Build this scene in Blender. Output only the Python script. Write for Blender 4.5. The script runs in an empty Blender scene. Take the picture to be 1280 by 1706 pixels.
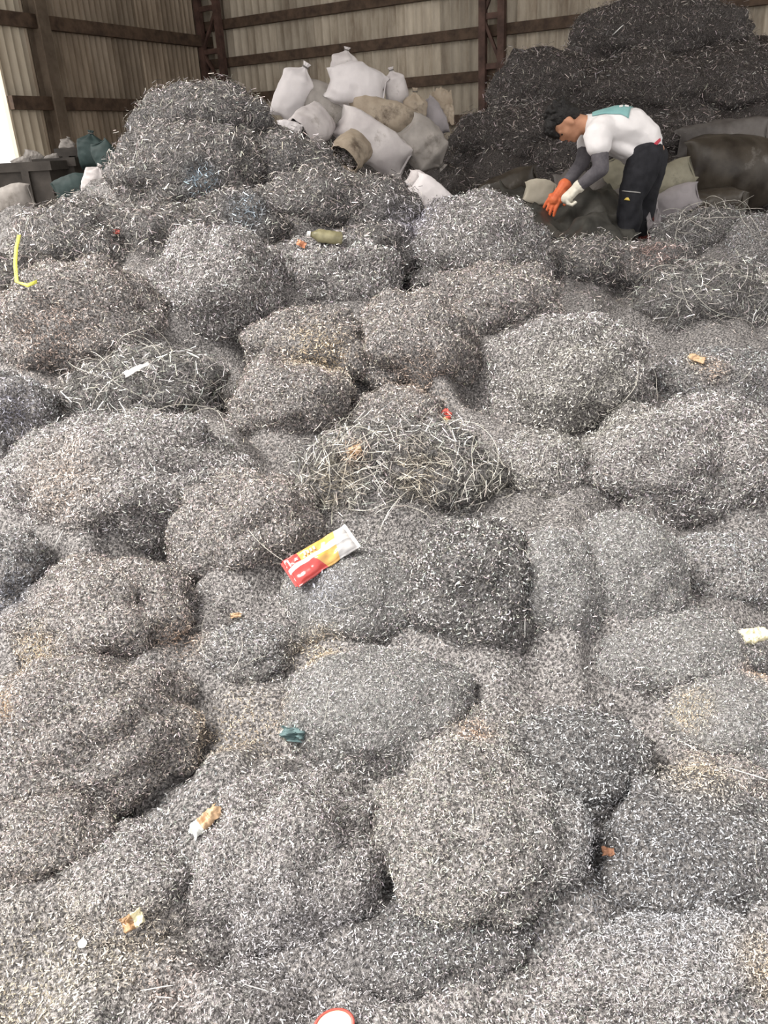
import bpy, bmesh, math, random
import numpy as np
from mathutils import Vector, Matrix, noise, Euler

random.seed(7)
rng = np.random.default_rng(11)
sc = bpy.context.scene
COL = bpy.context.collection

# ------------------------------------------------------------------ camera
FPX, PITCH, ROLL, H = 1330.0, math.radians(24.5), math.radians(3.0), 1.55
CAM = np.array([0.0, 0.0, H])
FW = np.array([0, math.cos(PITCH), -math.sin(PITCH)])
R0 = np.array([1.0, 0, 0]); U0 = np.array([0, math.sin(PITCH), math.cos(PITCH)])
cR, sR = math.cos(ROLL), math.sin(ROLL)
RIGHT = cR * R0 - sR * U0
UP = sR * R0 + cR * U0
cam = bpy.data.cameras.new('camera'); camo = bpy.data.objects.new('camera', cam); COL.objects.link(camo)
cam.sensor_fit = 'VERTICAL'; cam.sensor_height = 36.0; cam.lens = 36.0 * FPX / 1706.0
cam.clip_start = 0.05; cam.clip_end = 300
M = Matrix.Identity(4)
for i in range(3):
    M[i][0] = RIGHT[i]; M[i][1] = UP[i]; M[i][2] = -FW[i]; M[i][3] = CAM[i]
camo.matrix_world = M
sc.camera = camo

# ------------------------------------------------------------------ daylight and exposure
world = bpy.data.worlds.new('overcast_daylight'); sc.world = world; world.use_nodes = True
bgn = world.node_tree.nodes['Background']
bgn.inputs[0].default_value = (1.0, 0.975, 0.95, 1); bgn.inputs[1].default_value = 0.72
sun = bpy.data.lights.new('sun', 'SUN'); suno = bpy.data.objects.new('sun', sun); COL.objects.link(suno)
sun.energy = 3.4; sun.angle = math.radians(35); sun.color = (1.0, 0.96, 0.9)
suno.rotation_euler = Vector((0.55, 0.12, -0.8)).to_track_quat('-Z', 'Y').to_euler()
vs = sc.view_settings
vs.view_transform = 'Standard'; vs.look = 'None'; vs.gamma = 1.0; vs.use_curve_mapping = False
vs.exposure = 1.22

# ------------------------------------------------------------------ helpers
def ray(px, py):
    x, y = px - 640.0, py - 853.0
    d = FW + (x / FPX) * RIGHT - (y / FPX) * UP
    return d
def at(px, py, Y):
    d = ray(px, py)
    return CAM + d * (Y / d[1])
def depth(p):
    return float(np.dot(np.asarray(p) - CAM, FW))
def mpp(p):
    return depth(p) / FPX          # metres per photo pixel at a point

def link(name, me, mat=None, parent=None):
    o = bpy.data.objects.new(name, me); COL.objects.link(o)
    if mat is not None and me is not None and not me.materials: me.materials.append(mat)
    if parent is not None: o.parent = parent
    return o
def tag(o, label=None, cat=None, group=None, kind=None):
    if label: o['label'] = label
    if cat: o['category'] = cat
    if group: o['group'] = group
    if kind: o['kind'] = kind
    return o
def empty(name, loc=(0, 0, 0)):
    o = bpy.data.objects.new(name, None); COL.objects.link(o); o.location = loc
    o.empty_display_size = 0.05
    return o
def mesh_np(name, V, F, smooth=False):
    V = np.ascontiguousarray(V, dtype=np.float32); F = np.ascontiguousarray(F, dtype=np.int32)
    me = bpy.data.meshes.new(name)
    nv, nf, k = len(V), len(F), F.shape[1]
    me.vertices.add(nv); me.vertices.foreach_set('co', V.ravel())
    me.loops.add(nf * k); me.loops.foreach_set('vertex_index', F.ravel())
    me.polygons.add(nf); me.polygons.foreach_set('loop_start', np.arange(0, nf * k, k, dtype=np.int32))
    if smooth: me.polygons.foreach_set('use_smooth', np.ones(nf, dtype=bool))
    me.update(calc_edges=True)
    return me
def grid_faces(nu, nv, close_v=False):
    F = []
    for i in range(nu - 1):
        for j in range(nv if close_v else nv - 1):
            j2 = (j + 1) % nv
            F.append((i * nv + j, (i + 1) * nv + j, (i + 1) * nv + j2, i * nv + j2))
    return np.array(F)
def set_col(me, cols):
    a = me.color_attributes.new('Col', 'BYTE_COLOR', 'POINT')
    c = np.ones((len(me.vertices), 4), dtype=np.float32); c[:, :3] = np.clip(cols, 0, 1)
    a.data.foreach_set('color', c.ravel())
def box_bm(bm, lo, hi, mat=None):
    vs_ = [bm.verts.new((x, y, z)) for x in (lo[0], hi[0]) for y in (lo[1], hi[1]) for z in (lo[2], hi[2])]
    if mat is not None:
        for v in vs_: v.co = mat @ v.co
    for f in ((0, 1, 3, 2), (4, 6, 7, 5), (0, 4, 5, 1), (2, 3, 7, 6), (0, 2, 6, 4), (1, 5, 7, 3)):
        bm.faces.new([vs_[i] for i in f])
def bm_mesh(name, bm, smooth=False):
    bmesh.ops.recalc_face_normals(bm, faces=bm.faces)
    me = bpy.data.meshes.new(name); bm.to_mesh(me); bm.free()
    if smooth:
        for p in me.polygons: p.use_smooth = True
    return me
def beam(name, p0, p1, w, d, mat, parent, side=None):
    """box beam from p0 to p1, w across 'side', d in the third direction"""
    p0, p1 = Vector(p0), Vector(p1); ax = (p1 - p0); L = ax.length; ax.normalize()
    s = Vector(side) if side is not None else ax.orthogonal()
    s = (s - ax * s.dot(ax)).normalized(); t = ax.cross(s)
    m = Matrix((( ax.x, s.x, t.x, p0.x), (ax.y, s.y, t.y, p0.y), (ax.z, s.z, t.z, p0.z), (0, 0, 0, 1)))
    bm = bmesh.new(); box_bm(bm, (0, -w / 2, -d / 2), (L, w / 2, d / 2), m)
    return link(name, bm_mesh(name, bm), mat, parent)

# materials ---------------------------------------------------------
def newmat(name):
    m = bpy.data.materials.new(name); m.use_nodes = True
    nt = m.node_tree; b = nt.nodes['Principled BSDF']
    return m, nt, b
def ramp(nt, fac, stops):
    r = nt.nodes.new('ShaderNodeValToRGB'); e = r.color_ramp.elements
    while len(e) < len(stops): e.new(0.5)
    for k, (p, c) in enumerate(stops):
        e[k].position = p; e[k].color = (*c, 1)
    nt.links.new(fac, r.inputs[0]); return r.outputs[0]
def tex_noise(nt, scale, detail=4, vec=None, rough=0.6):
    n = nt.nodes.new('ShaderNodeTexNoise'); n.inputs['Scale'].default_value = scale
    n.inputs['Detail'].default_value = detail; n.inputs['Roughness'].default_value = rough
    if vec is not None: nt.links.new(vec, n.inputs['Vector'])
    return n.outputs[0]
def coords(nt, which='Object', scale=(1, 1, 1)):
    t = nt.nodes.new('ShaderNodeTexCoord'); mp = nt.nodes.new('ShaderNodeMapping')
    mp.inputs['Scale'].default_value = scale
    nt.links.new(t.outputs[which], mp.inputs['Vector']); return mp.outputs[0]
def noise_mat(name, c0, c1, scale, rough=0.8, metal=0.0, stretch=(1, 1, 1), bump=0.0, lo=0.35, hi=0.65, detail=5, spec=0.3):
    m, nt, b = newmat(name)
    v = coords(nt, 'Object', stretch); f = tex_noise(nt, scale, detail, v)
    nt.links.new(ramp(nt, f, [(lo, c0), (hi, c1)]), b.inputs['Base Color'])
    b.inputs['Roughness'].default_value = rough; b.inputs['Metallic'].default_value = metal
    b.inputs['Specular IOR Level'].default_value = spec
    if bump:
        bp = nt.nodes.new('ShaderNodeBump'); bp.inputs['Strength'].default_value = bump
        bp.inputs['Distance'].default_value = 0.02
        nt.links.new(f, bp.inputs['Height']); nt.links.new(bp.outputs[0], b.inputs['Normal'])
    return m
def sack_mat(name, c0, c1, stain=None, stain_amt=0.55, rough=0.6):
    m, nt, b = newmat(name)
    v = coords(nt, 'Object')
    f = tex_noise(nt, 5.0, 5, v)
    base = ramp(nt, f, [(0.35, c0), (0.62, c1)])
    if stain:
        f2 = tex_noise(nt, 3.1, 6, v, 0.7)
        msk = ramp(nt, f2, [(stain_amt, (0, 0, 0)), (stain_amt + 0.12, (1, 1, 1))])
        mx = nt.nodes.new('ShaderNodeMix'); mx.data_type = 'RGBA'
        nt.links.new(msk, mx.inputs[0]); nt.links.new(base, mx.inputs[6]); mx.inputs[7].default_value = (*stain, 1)
        base = mx.outputs[2]
    nt.links.new(base, b.inputs['Base Color'])
    b.inputs['Roughness'].default_value = rough; b.inputs['Specular IOR Level'].default_value = 0.3
    w1 = nt.nodes.new('ShaderNodeTexWave'); w1.inputs['Scale'].default_value = 160; w1.wave_profile = 'SIN'
    w2 = nt.nodes.new('ShaderNodeTexWave'); w2.inputs['Scale'].default_value = 160; w2.bands_direction = 'Z'
    nt.links.new(v, w1.inputs[0]); nt.links.new(v, w2.inputs[0])
    ad = nt.nodes.new('ShaderNodeMath'); ad.operation = 'ADD'
    nt.links.new(w1.outputs[1], ad.inputs[0]); nt.links.new(w2.outputs[1], ad.inputs[1])
    bp = nt.nodes.new('ShaderNodeBump'); bp.inputs['Strength'].default_value = 0.12; bp.inputs['Distance'].default_value = 0.002
    nt.links.new(ad.outputs[0], bp.inputs['Height']); nt.links.new(bp.outputs[0], b.inputs['Normal'])
    return m
def plain(name, c, rough=0.6, metal=0.0, spec=0.4):
    return noise_mat(name, tuple(x * 0.88 for x in c), tuple(min(1, x * 1.1) for x in c), 9.0, rough, metal, spec=spec)

m_chip, nt, b = newmat('metal_turnings')
a_ = nt.nodes.new('ShaderNodeAttribute'); a_.attribute_name = 'Col'
nt.links.new(a_.outputs['Color'], b.inputs['Base Color'])
b.inputs['Metallic'].default_value = 0.42; b.inputs['Roughness'].default_value = 0.36
def core_mat(name, c0, c1):
    m, nt, b = newmat(name)
    g = nt.nodes.new('ShaderNodeNewGeometry')
    f = tex_noise(nt, 130.0, 3, g.outputs['Position'], 0.75)
    nt.links.new(ramp(nt, f, [(0.42, c0), (0.66, c1)]), b.inputs['Base Color'])
    b.inputs['Roughness'].default_value = 0.55; b.inputs['Metallic'].default_value = 0.35
    bp = nt.nodes.new('ShaderNodeBump'); bp.inputs['Strength'].default_value = 0.9; bp.inputs['Distance'].default_value = 0.012
    nt.links.new(f, bp.inputs['Height']); nt.links.new(bp.outputs[0], b.inputs['Normal'])
    return m
m_core = core_mat('packed_turnings', (0.065, 0.061, 0.061), (0.52, 0.49, 0.48))
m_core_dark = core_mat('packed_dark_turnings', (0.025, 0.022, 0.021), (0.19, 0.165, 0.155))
m_core_mid = core_mat('packed_oily_turnings', (0.045, 0.042, 0.043), (0.32, 0.305, 0.30))
m_core_fine = core_mat('packed_fine_filings', (0.11, 0.107, 0.106), (0.40, 0.39, 0.385))
# ------------------------------------------------------------------ the shed
m_floor = noise_mat('shed_floor', (0.10, 0.09, 0.08), (0.2, 0.18, 0.16), 3.0, 0.9)
m_yard = noise_mat('yard_concrete', (0.45, 0.43, 0.4), (0.6, 0.58, 0.54), 1.5, 0.9)
m_girt = noise_mat('rusty_girt_paint', (0.055, 0.036, 0.026), (0.12, 0.08, 0.055), 6.0, 0.75)
m_colm = noise_mat('column_steel', (0.06, 0.035, 0.028), (0.13, 0.075, 0.06), 5.0, 0.7)
m_pale = noise_mat('pale_column_paint', (0.42, 0.36, 0.28), (0.6, 0.52, 0.42), 3.0, 0.7)
def panel_mat(name, c0, c1, c2):
    m, nt, b = newmat(name)
    v = coords(nt, 'Object', (2.2, 2.2, 0.35)); g = nt.nodes.new('ShaderNodeNewGeometry')
    mp = nt.nodes.new('ShaderNodeMapping'); mp.inputs['Scale'].default_value = (1.6, 1.6, 0.4)
    nt.links.new(g.outputs['Position'], mp.inputs[0])
    f = tex_noise(nt, 1.7, 7, mp.outputs[0], 0.68)
    base = ramp(nt, f, [(0.33, c0), (0.5, c1), (0.68, c2)])
    oi = nt.nodes.new('ShaderNodeObjectInfo')
    mr = nt.nodes.new('ShaderNodeMapRange'); mr.inputs[3].default_value = 0.72; mr.inputs[4].default_value = 1.12
    nt.links.new(oi.outputs['Random'], mr.inputs[0])
    mx = nt.nodes.new('ShaderNodeVectorMath'); mx.operation = 'SCALE'
    nt.links.new(base, mx.inputs[0]); nt.links.new(mr.outputs[0], mx.inputs['Scale'])
    nt.links.new(mx.outputs[0], b.inputs['Base Color'])
    b.inputs['Roughness'].default_value = 0.7; b.inputs['Specular IOR Level'].default_value = 0.25
    return m
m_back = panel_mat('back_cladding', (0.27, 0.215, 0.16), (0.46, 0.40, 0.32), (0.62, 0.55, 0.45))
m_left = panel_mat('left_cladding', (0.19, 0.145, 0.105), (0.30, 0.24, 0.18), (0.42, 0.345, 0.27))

bm = bmesh.new(); box_bm(bm, (-14, -3, -0.1), (16, 26, 0.0))
tag(link('floor', bm_mesh('floor', bm), m_floor), 'dusty grey concrete floor beneath the heaps of turnings', kind='structure')
bm = bmesh.new(); box_bm(bm, (-60, -30, -0.3), (-14, 60, -0.05))
tag(link('yard_ground', bm_mesh('yard_ground', bm), m_yard), 'bright yard ground outside the open side of the shed', kind='structure')

AZ = math.radians(30)
DB = np.array([-math.cos(AZ), math.sin(AZ), 0.0])       # along the back wall, to its far left corner
DL = np.array([-math.sin(AZ), -math.cos(AZ), 0.0])      # along the left wall, from the corner to the front
NB = np.array([-math.sin(AZ), -math.cos(AZ), 0.0])      # back wall faces the front
NL = np.array([math.cos(AZ), -math.sin(AZ), 0.0])       # left wall faces right
PB = at(830, 125, 16.0); PB[2] = 0
def s_back(px, py):      # distance along the back wall (from PB) seen at a pixel, and height
    d = ray(px, py); k = np.dot(PB - CAM, NB) / np.dot(d, NB); p = CAM + d * k
    return float(np.dot(p - PB, DB)), float(p[2])
S_COR = s_back(343, 60)[0]
PC = PB + DB * S_COR
def s_left(px, py):
    d = ray(px, py); k = np.dot(PC - CAM, NL) / np.dot(d, NL); p = CAM + d * k
    return float(np.dot(p - PC, DL)), float(p[2])
HW = 8.2
def corr_mesh(name, w, h, ribs, depth_):
    prof = []
    for i in range(ribs):
        x0 = i * w / ribs; p = w / ribs
        prof += [(x0, 0), (x0 + p * 0.62, 0), (x0 + p * 0.74, depth_), (x0 + p * 0.88, depth_)]
    prof.append((w, 0))
    V = [(x, y, z) for z in (0, h) for x, y in prof] + [(x, y - 0.006, z) for z in (0, h) for x, y in prof]
    n = len(prof); F = []
    for i in range(n - 1):
        F.append((i, i + 1, n + i + 1, n + i)); F.append((2 * n + i + 1, 2 * n + i, 3 * n + i, 3 * n + i + 1))
    return mesh_np(name, V, F)
def wall_matrix(p, along, nrm):
    m = Matrix.Identity(4)
    for i in range(3):
        m[i][0] = along[i]; m[i][1] = nrm[i]; m[i][2] = (0, 0, 1)[i]; m[i][3] = p[i]
    return m
def clad(wall_name, label, origin, along, nrm, s0, s1, w, mat, ribs):
    root = tag(empty(wall_name, tuple(origin)), label, 'wall', kind='structure')
    me = corr_mesh('cladding_panel', w, HW, ribs, 0.035); me.materials.append(mat)
    n = int(math.ceil((s1 - s0) / w))
    for i in range(n):
        o = link('cladding_panel', me, None, root)
        o.matrix_world = wall_matrix(np.array(along) * (s0 + i * w) + np.array(nrm) * (0.004 * (i % 2)), along, nrm)
    return root
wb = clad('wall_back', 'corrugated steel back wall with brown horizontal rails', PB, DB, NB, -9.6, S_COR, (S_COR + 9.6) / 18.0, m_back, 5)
S_DOOR = s_left(20, 215)[0]
S_COL = s_left(54, 120)[0]
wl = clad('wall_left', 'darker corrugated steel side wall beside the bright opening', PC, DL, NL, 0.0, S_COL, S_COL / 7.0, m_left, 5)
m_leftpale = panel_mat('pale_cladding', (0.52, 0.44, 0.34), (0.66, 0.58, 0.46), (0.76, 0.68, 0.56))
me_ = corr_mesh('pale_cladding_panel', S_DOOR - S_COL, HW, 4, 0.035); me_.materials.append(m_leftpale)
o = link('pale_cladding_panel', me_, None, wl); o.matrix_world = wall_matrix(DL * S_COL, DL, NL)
# rails (girts): local to each wall's empty
def girt(root, along, nrm, s0, s1, z, hh=0.17):
    a0 = np.array(along) * s0 + np.array(nrm) * 0.11 + np.array([0, 0, z]); a1 = np.array(along) * s1 + np.array(nrm) * 0.11 + np.array([0, 0, z])
    g = beam('girt', a0, a1, hh, 0.12, m_girt, root, side=(0, 0, 1))
    return g
zB = s_back(820, 53)[1]; zC = s_back(820, 126)[1]; dz = zB - zC
for k in range(-2, 4):
    girt(wb, DB, NB, -9.6, S_COR, zC + dz * k)
zl1 = s_left(200, 55)[1]; zl2 = s_left(160, 175)[1]
for z in (zl2 * 2 - zl1 if zl2 * 2 - zl1 > 0.3 else 0.4, zl2, zl1, 2 * zl1 - zl2, 3 * zl1 - 2 * zl2):
    girt(wl, DL, NL, 0.0, S_DOOR, z, 0.2)

def lattice(label, base, along, nrm, width, off):
    root = tag(empty('lattice_column', tuple(base)), label, 'column', 'lattice columns of the shed', 'structure')
    al, nr = np.array(along), np.array(nrm)
    for sgn in (-1, 1):
        p = al * sgn * width / 2 + nr * off
        beam('chord', p, p + np.array([0, 0, HW]), 0.12, 0.12, m_colm, root, side=tuple(al))
    z, k = 0.5, 0
    while z < HW - 0.9:
        p0 = -al * width / 2 + nr * off; p1 = al * width / 2 + nr * off
        beam('rung', p0 + np.array([0, 0, z]), p1 + np.array([0, 0, z]), 0.09, 0.06, m_colm, root, side=(0, 0, 1))
        q0, q1 = (p0, p1) if k % 2 else (p1, p0)
        beam('diagonal', q0 + np.array([0, 0, z]), q1 + np.array([0, 0, z + 0.75]), 0.06, 0.05, m_colm, root, side=tuple(nr))
        z += 0.75; k += 1
    return root
sA, sB2 = s_back(814, 60)[0], s_back(845, 60)[0]
lattice('rusty lattice column against the middle of the back wall', PB + DB * (sA + sB2) / 2, DB, NB, abs(sA - sB2), 0.25)
sA, sB2 = s_back(318, 60)[0], s_back(344, 60)[0]
lattice('dark lattice column standing in the far corner', PC + DB * -0.36 + NB * 0.05, DB, NB, 0.48, 0.25)
# pale column on the left wall by the opening
scl = S_COL - 0.16
m_sidec = noise_mat('side_column_paint', (0.10, 0.075, 0.055), (0.18, 0.14, 0.105), 3.0, 0.7)
root = tag(empty('side_column', tuple(PC + DL * scl)), 'brown steel column on the left wall beside the pale panel', 'column', None, 'structure')
beam('flange', NL * 0.32, NL * 0.32 + np.array([0, 0, HW]), 0.22, 0.02, m_sidec, root, side=tuple(DL))
beam('web', NL * 0.16, NL * 0.16 + np.array([0, 0, HW]), 0.02, 0.3, m_sidec, root, side=tuple(DL))
beam('flange', NL * 0.03, NL * 0.03 + np.array([0, 0, HW]), 0.22, 0.02, m_sidec, root, side=tuple(DL))
# door jamb of the side opening
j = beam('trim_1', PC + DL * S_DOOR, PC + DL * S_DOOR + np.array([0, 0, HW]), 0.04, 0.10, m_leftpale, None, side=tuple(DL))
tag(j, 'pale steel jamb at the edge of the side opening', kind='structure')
# unseen roof, its front edge placed to shade the back and right
m_roof = noise_mat('roof_sheet', (0.25, 0.23, 0.2), (0.36, 0.33, 0.3), 2.0, 0.7)
ROOF_Y0 = 1.0            # where the roof edge, parallel to the back wall, passes straight ahead of the viewer; set for its shade
edge = np.array([0, ROOF_Y0, HW])
bm = bmesh.new()
box_bm(bm, (-12, 0, 0), (14, 24, 0.1), Matrix(((-DB[0], -NB[0], 0, edge[0]), (-DB[1], -NB[1], 0, edge[1]), (0, 0, 1, edge[2]), (0, 0, 0, 1))))
tag(link('shading_roof', bm_mesh('shading_roof', bm), m_roof), 'steel sheet roof over the rear of the shed', kind='structure')
# ------------------------------------------------------------------ heap surface through sighted points
def rbf(points):
    P = np.array(points, dtype=float); n = len(P)
    D = np.sqrt(((P[:, None, :2] - P[None, :, :2]) ** 2).sum(-1)) + 0.0
    A = np.zeros((n + 1, n + 1)); A[:n, :n] = -D - np.eye(n) * -0.002; A[:n, n] = 1; A[n, :n] = 1
    w = np.linalg.solve(A, np.append(P[:, 2], 0))
    def f(x, y):
        x = np.asarray(x, float); y = np.asarray(y, float)
        out = np.full(x.shape, w[n])
        for i in range(n):
            out = out - w[i] * np.sqrt((x - P[i, 0]) ** 2 + (y - P[i, 1]) ** 2 + 0.0009)
        return out
    return f
SIGHT = []
for py, ys in ((1720, (.94, .94, .94, .94, .94)), (1500, (1.2, 1.2, 1.2, 1.2, 1.2)), (1300, (1.47, 1.47, 1.48, 1.47, 1.47)),
               (1100, (1.8, 1.8, 1.82, 1.8, 1.8)), (930, (2.15, 2.15, 2.2, 2.2, 2.25)), (800, (2.5, 2.5, 2.55, 2.6, 2.65)),
               (700, (2.85, 2.85, 2.9, 2.95, 3.05)), (600, (3.2, 3.2, 3.25, 3.35, 3.6)), (500, (3.65, 3.6, 3.65, 4.0, 4.25))):
    for px, Y in zip((-60, 270, 620, 950, 1340), ys): SIGHT.append(at(px, py, Y))
for px, py, Y in ((0, 410, 4.3), (0, 345, 4.9), (90, 350, 4.85), (160, 400, 4.25), (170, 325, 4.85), (250, 300, 4.75), (250, 215, 5.2), (330, 400, 4.1),
                  (330, 300, 4.6), (330, 220, 5.0), (320, 160, 5.4), (500, 400, 4.15), (480, 300, 4.65), (450, 200, 5.5), (400, 170, 5.6),
                  (560, 300, 4.8), (540, 262, 5.3), (650, 400, 4.3), (650, 312, 5.0), (700, 350, 5.0), (800, 420, 4.25), (800, 355, 4.9), (880, 400, 4.8),
                  (960, 410, 5.0), (1040, 395, 5.3), (1120, 385, 5.5), (1200, 400, 5.3), (1290, 395, 5.4), (1290, 450, 4.7), (1000, 450, 4.5)):
    SIGHT.append(at(px, py, Y))
HEAPW = [(-3.2, 5.4, 0.25), (-3.0, 6.5, 0.02), (-1.9, 6.2, 1.0), (-2.2, 7.2, 0.1), (-1.0, 6.2, 1.62), (-0.4, 6.4, 1.2), (-0.2, 7.4, 1.15), (0.4, 6.6, 1.15),
         (-1.2, 8.4, 0.2), (0.3, 8.6, 0.5), (0.6, 5.9, 1.02), (1.0, 5.8, 0.85), (1.7, 5.85, 0.72), (2.6, 5.9, 0.75), (1.2, 6.6, 0.72), (2.4, 6.6, 0.8), (3.4, 6.4, 0.9),
         (1.2, 8, 0.5), (3, 8, 0.5), (-1.0, 0.5, 0.15), (0, 0.45, 0.15), (1.0, 0.5, 0.15), (-.5, .8, .13), (.5, .8, .13)]
zheap = rbf([tuple(p) for p in SIGHT] + HEAPW)
zdark = rbf([tuple(at(*q)) for q in ((750, 330, 6.6), (860, 325, 6.6), (960, 315, 6.7), (1060, 330, 6.6), (1160, 300, 6.9), (1290, 300, 6.9), (1420, 300, 6.9),
             (760, 270, 7.3), (760, 215, 8.3), (860, 230, 7.5), (870, 140, 8.6), (960, 200, 7.7), (960, 110, 8.8), (1080, 200, 7.7), (1080, 110, 8.5), (1080, 30, 9.3),
             (1190, 180, 7.9), (1190, 40, 9.2), (1290, 190, 7.8), (1290, 110, 8.6), (1420, 150, 8.2), (1420, 60, 9.2))] +
            [(0.3, 5.8, 0.3), (1.5, 5.8, 0.3), (3.0, 5.8, 0.4), (4.5, 5.8, 0.4), (0.3, 9.2, 0.9), (1.2, 10.4, 1.4), (2.6, 11.2, 1.7), (4.2, 11.0, 1.9), (5.6, 10.4, 1.9), (0.4, 7.2, 1.1)])

def fan_grid(y0, y1, ny, xa, xb, nx):
    ys = y0 * (y1 / y0) ** np.linspace(0, 1, ny)
    s = np.linspace(xa, xb, nx)
    Y = np.repeat(ys, nx); X = np.tile(s, ny) * (Y + 0.32)
    return X, Y
def billow(P, sc_, amp, seed=0.0):
    """rounded lumps with sharp creases between them"""
    out = np.empty(len(P))
    for i, p in enumerate(P):
        v = Vector((p[0] * sc_ + seed, p[1] * sc_ - seed, p[2] * sc_ + 2 * seed))
        out[i] = min(abs(noise.noise(v)) * 2.4, 1.0) - 0.5 + 0.45 * (min(abs(noise.noise(v * 2.3)) * 2.4, 1.0) - 0.5)
    return out * amp
def lump_noise(P, sc_, amp, seed=0.0):
    out = np.empty(len(P))
    for i, p in enumerate(P):
        v = Vector((p[0] * sc_ + seed, p[1] * sc_ - seed, p[2] * sc_ + 2 * seed))
        out[i] = noise.noise(v) + 0.5 * noise.noise(v * 2.1) + 0.25 * noise.noise(v * 4.3)
    return out * amp

# ------------------------------------------------------------------ turnings (curled ribbons of metal), vectorised
def nrm_(a): return a / np.maximum(np.linalg.norm(a, axis=1, keepdims=True), 1e-9)
def chips(name, P, N, L, W, curl, col, parent, seg=2, tilt=0.7, label=None):
    n = len(P)
    if n == 0: return None
    r = rng.normal(size=(n, 3)); t = nrm_(r - N * (r * N).sum(1, keepdims=True))
    t = nrm_(t + N * rng.uniform(-tilt, tilt, (n, 1)))
    bq = nrm_(np.cross(N, t)); nn = np.cross(t, bq)
    ph = rng.uniform(0, 2 * np.pi, (n, 1))
    c = nn * np.cos(ph) + bq * np.sin(ph); wd = -nn * np.sin(ph) + bq * np.cos(ph)
    th = np.maximum(np.asarray(curl).reshape(-1, 1), 0.05); L = np.asarray(L).reshape(-1, 1); W = np.asarray(W).reshape(-1, 1)
    rad = L / th; pit = rng.uniform(-0.5, 0.5, (n, 1)) * L * np.minimum(th / 4, 1)
    V = np.empty((n, seg + 1, 2, 3))
    for k in range(seg + 1):
        u = k / seg - 0.5
        q = P + t * (rad * np.sin(u * th)) + c * (rad * (np.cos(u * th) - np.cos(th / 2))) + wd * (pit * u)
        V[:, k, 0] = q - wd * W / 2; V[:, k, 1] = q + wd * W / 2
    base = (np.arange(n) * (seg + 1) * 2)[:, None, None]
    k = np.arange(seg)[None, :, None] * 2
    F = (base + k + np.array([0, 1, 3, 2])[None, None, :]).reshape(-1, 4)
    me = mesh_np(name, V.reshape(-1, 3), F)
    set_col(me, np.repeat(col, (seg + 1) * 2, axis=0))
    o = link(name, me, m_chip, parent)
    o['kind'] = 'stuff'
    if label: o['label'] = label
    return o

STY = {  # length, width (m), curl range, tint, share of bright ribbons, density per 1000 square photo pixels
    'pale':   dict(L=(.006, .014), W=(.0011, .0023), c=(0.3, 3.2), tint=(0.88, 0.84, 0.83), br=.60, d=230),
    'brown':  dict(L=(.006, .013), W=(.0011, .0022), c=(0.3, 3.2), tint=(0.86, 0.775, 0.725), br=.54, d=230),
    'grey':   dict(L=(.006, .012), W=(.0010, .0020), c=(0.3, 3.0), tint=(0.80, 0.80, 0.81), br=.5, d=230),
    'fine':   dict(L=(.003, .007), W=(.0008, .0014), c=(0.2, 2.0), tint=(0.80, 0.785, 0.775), br=.5, d=420),
    'curly':  dict(L=(.011, .021), W=(.0018, .0034), c=(2.2, 4.6), tint=(0.92, 0.89, 0.87), br=.32, d=150),
    'ring':   dict(L=(.008, .020), W=(.0012, .0025), c=(1.0, 5.2), tint=(0.88, 0.84, 0.79), br=.55, d=190),
    'sharp':  dict(L=(.005, .012), W=(.0015, .0030), c=(0.2, 2.6), tint=(0.90, 0.90, 0.91), br=.36, d=190),
    'coarse': dict(L=(.014, .038), W=(.0018, .0034), c=(0.2, 2.6), tint=(0.84, 0.775, 0.735), br=.42, d=190),
    'straw':  dict(L=(.025, .06), W=(.0016, .0028), c=(0.1, 1.6), tint=(0.80, 0.77, 0.74), br=.42, d=110),
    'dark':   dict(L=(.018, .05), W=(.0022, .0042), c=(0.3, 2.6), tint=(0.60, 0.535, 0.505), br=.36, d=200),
}
TINTS = []     # (world position, radius, colour): rusty or bluish batches mixed into the heap
def chip_cols(P, sty):
    n = len(P)
    br = rng.random(n) < sty['br']
    v = np.where(br, rng.uniform(0.64, 1.0, n), rng.uniform(0.09, 0.34, n))
    tint = np.array(sty['tint'])[None, :] * (1 + rng.normal(0, 0.045, (n, 3)))
    for pos, rad, c in TINTS:
        d2 = ((P - pos) ** 2).sum(1) / rad ** 2
        k = np.exp(-d2 ** 1.5)[:, None] * rng.uniform(0.75, 1, (n, 1))
        if c[0] > 0.9: v = np.where(rng.random(n) < k[:, 0] * 0.75, np.maximum(v, rng.uniform(0.6, 1, n)), v)
        tint = tint * (1 - k) + np.array(c)[None, :] * k
    return tint * v[:, None]

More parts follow.
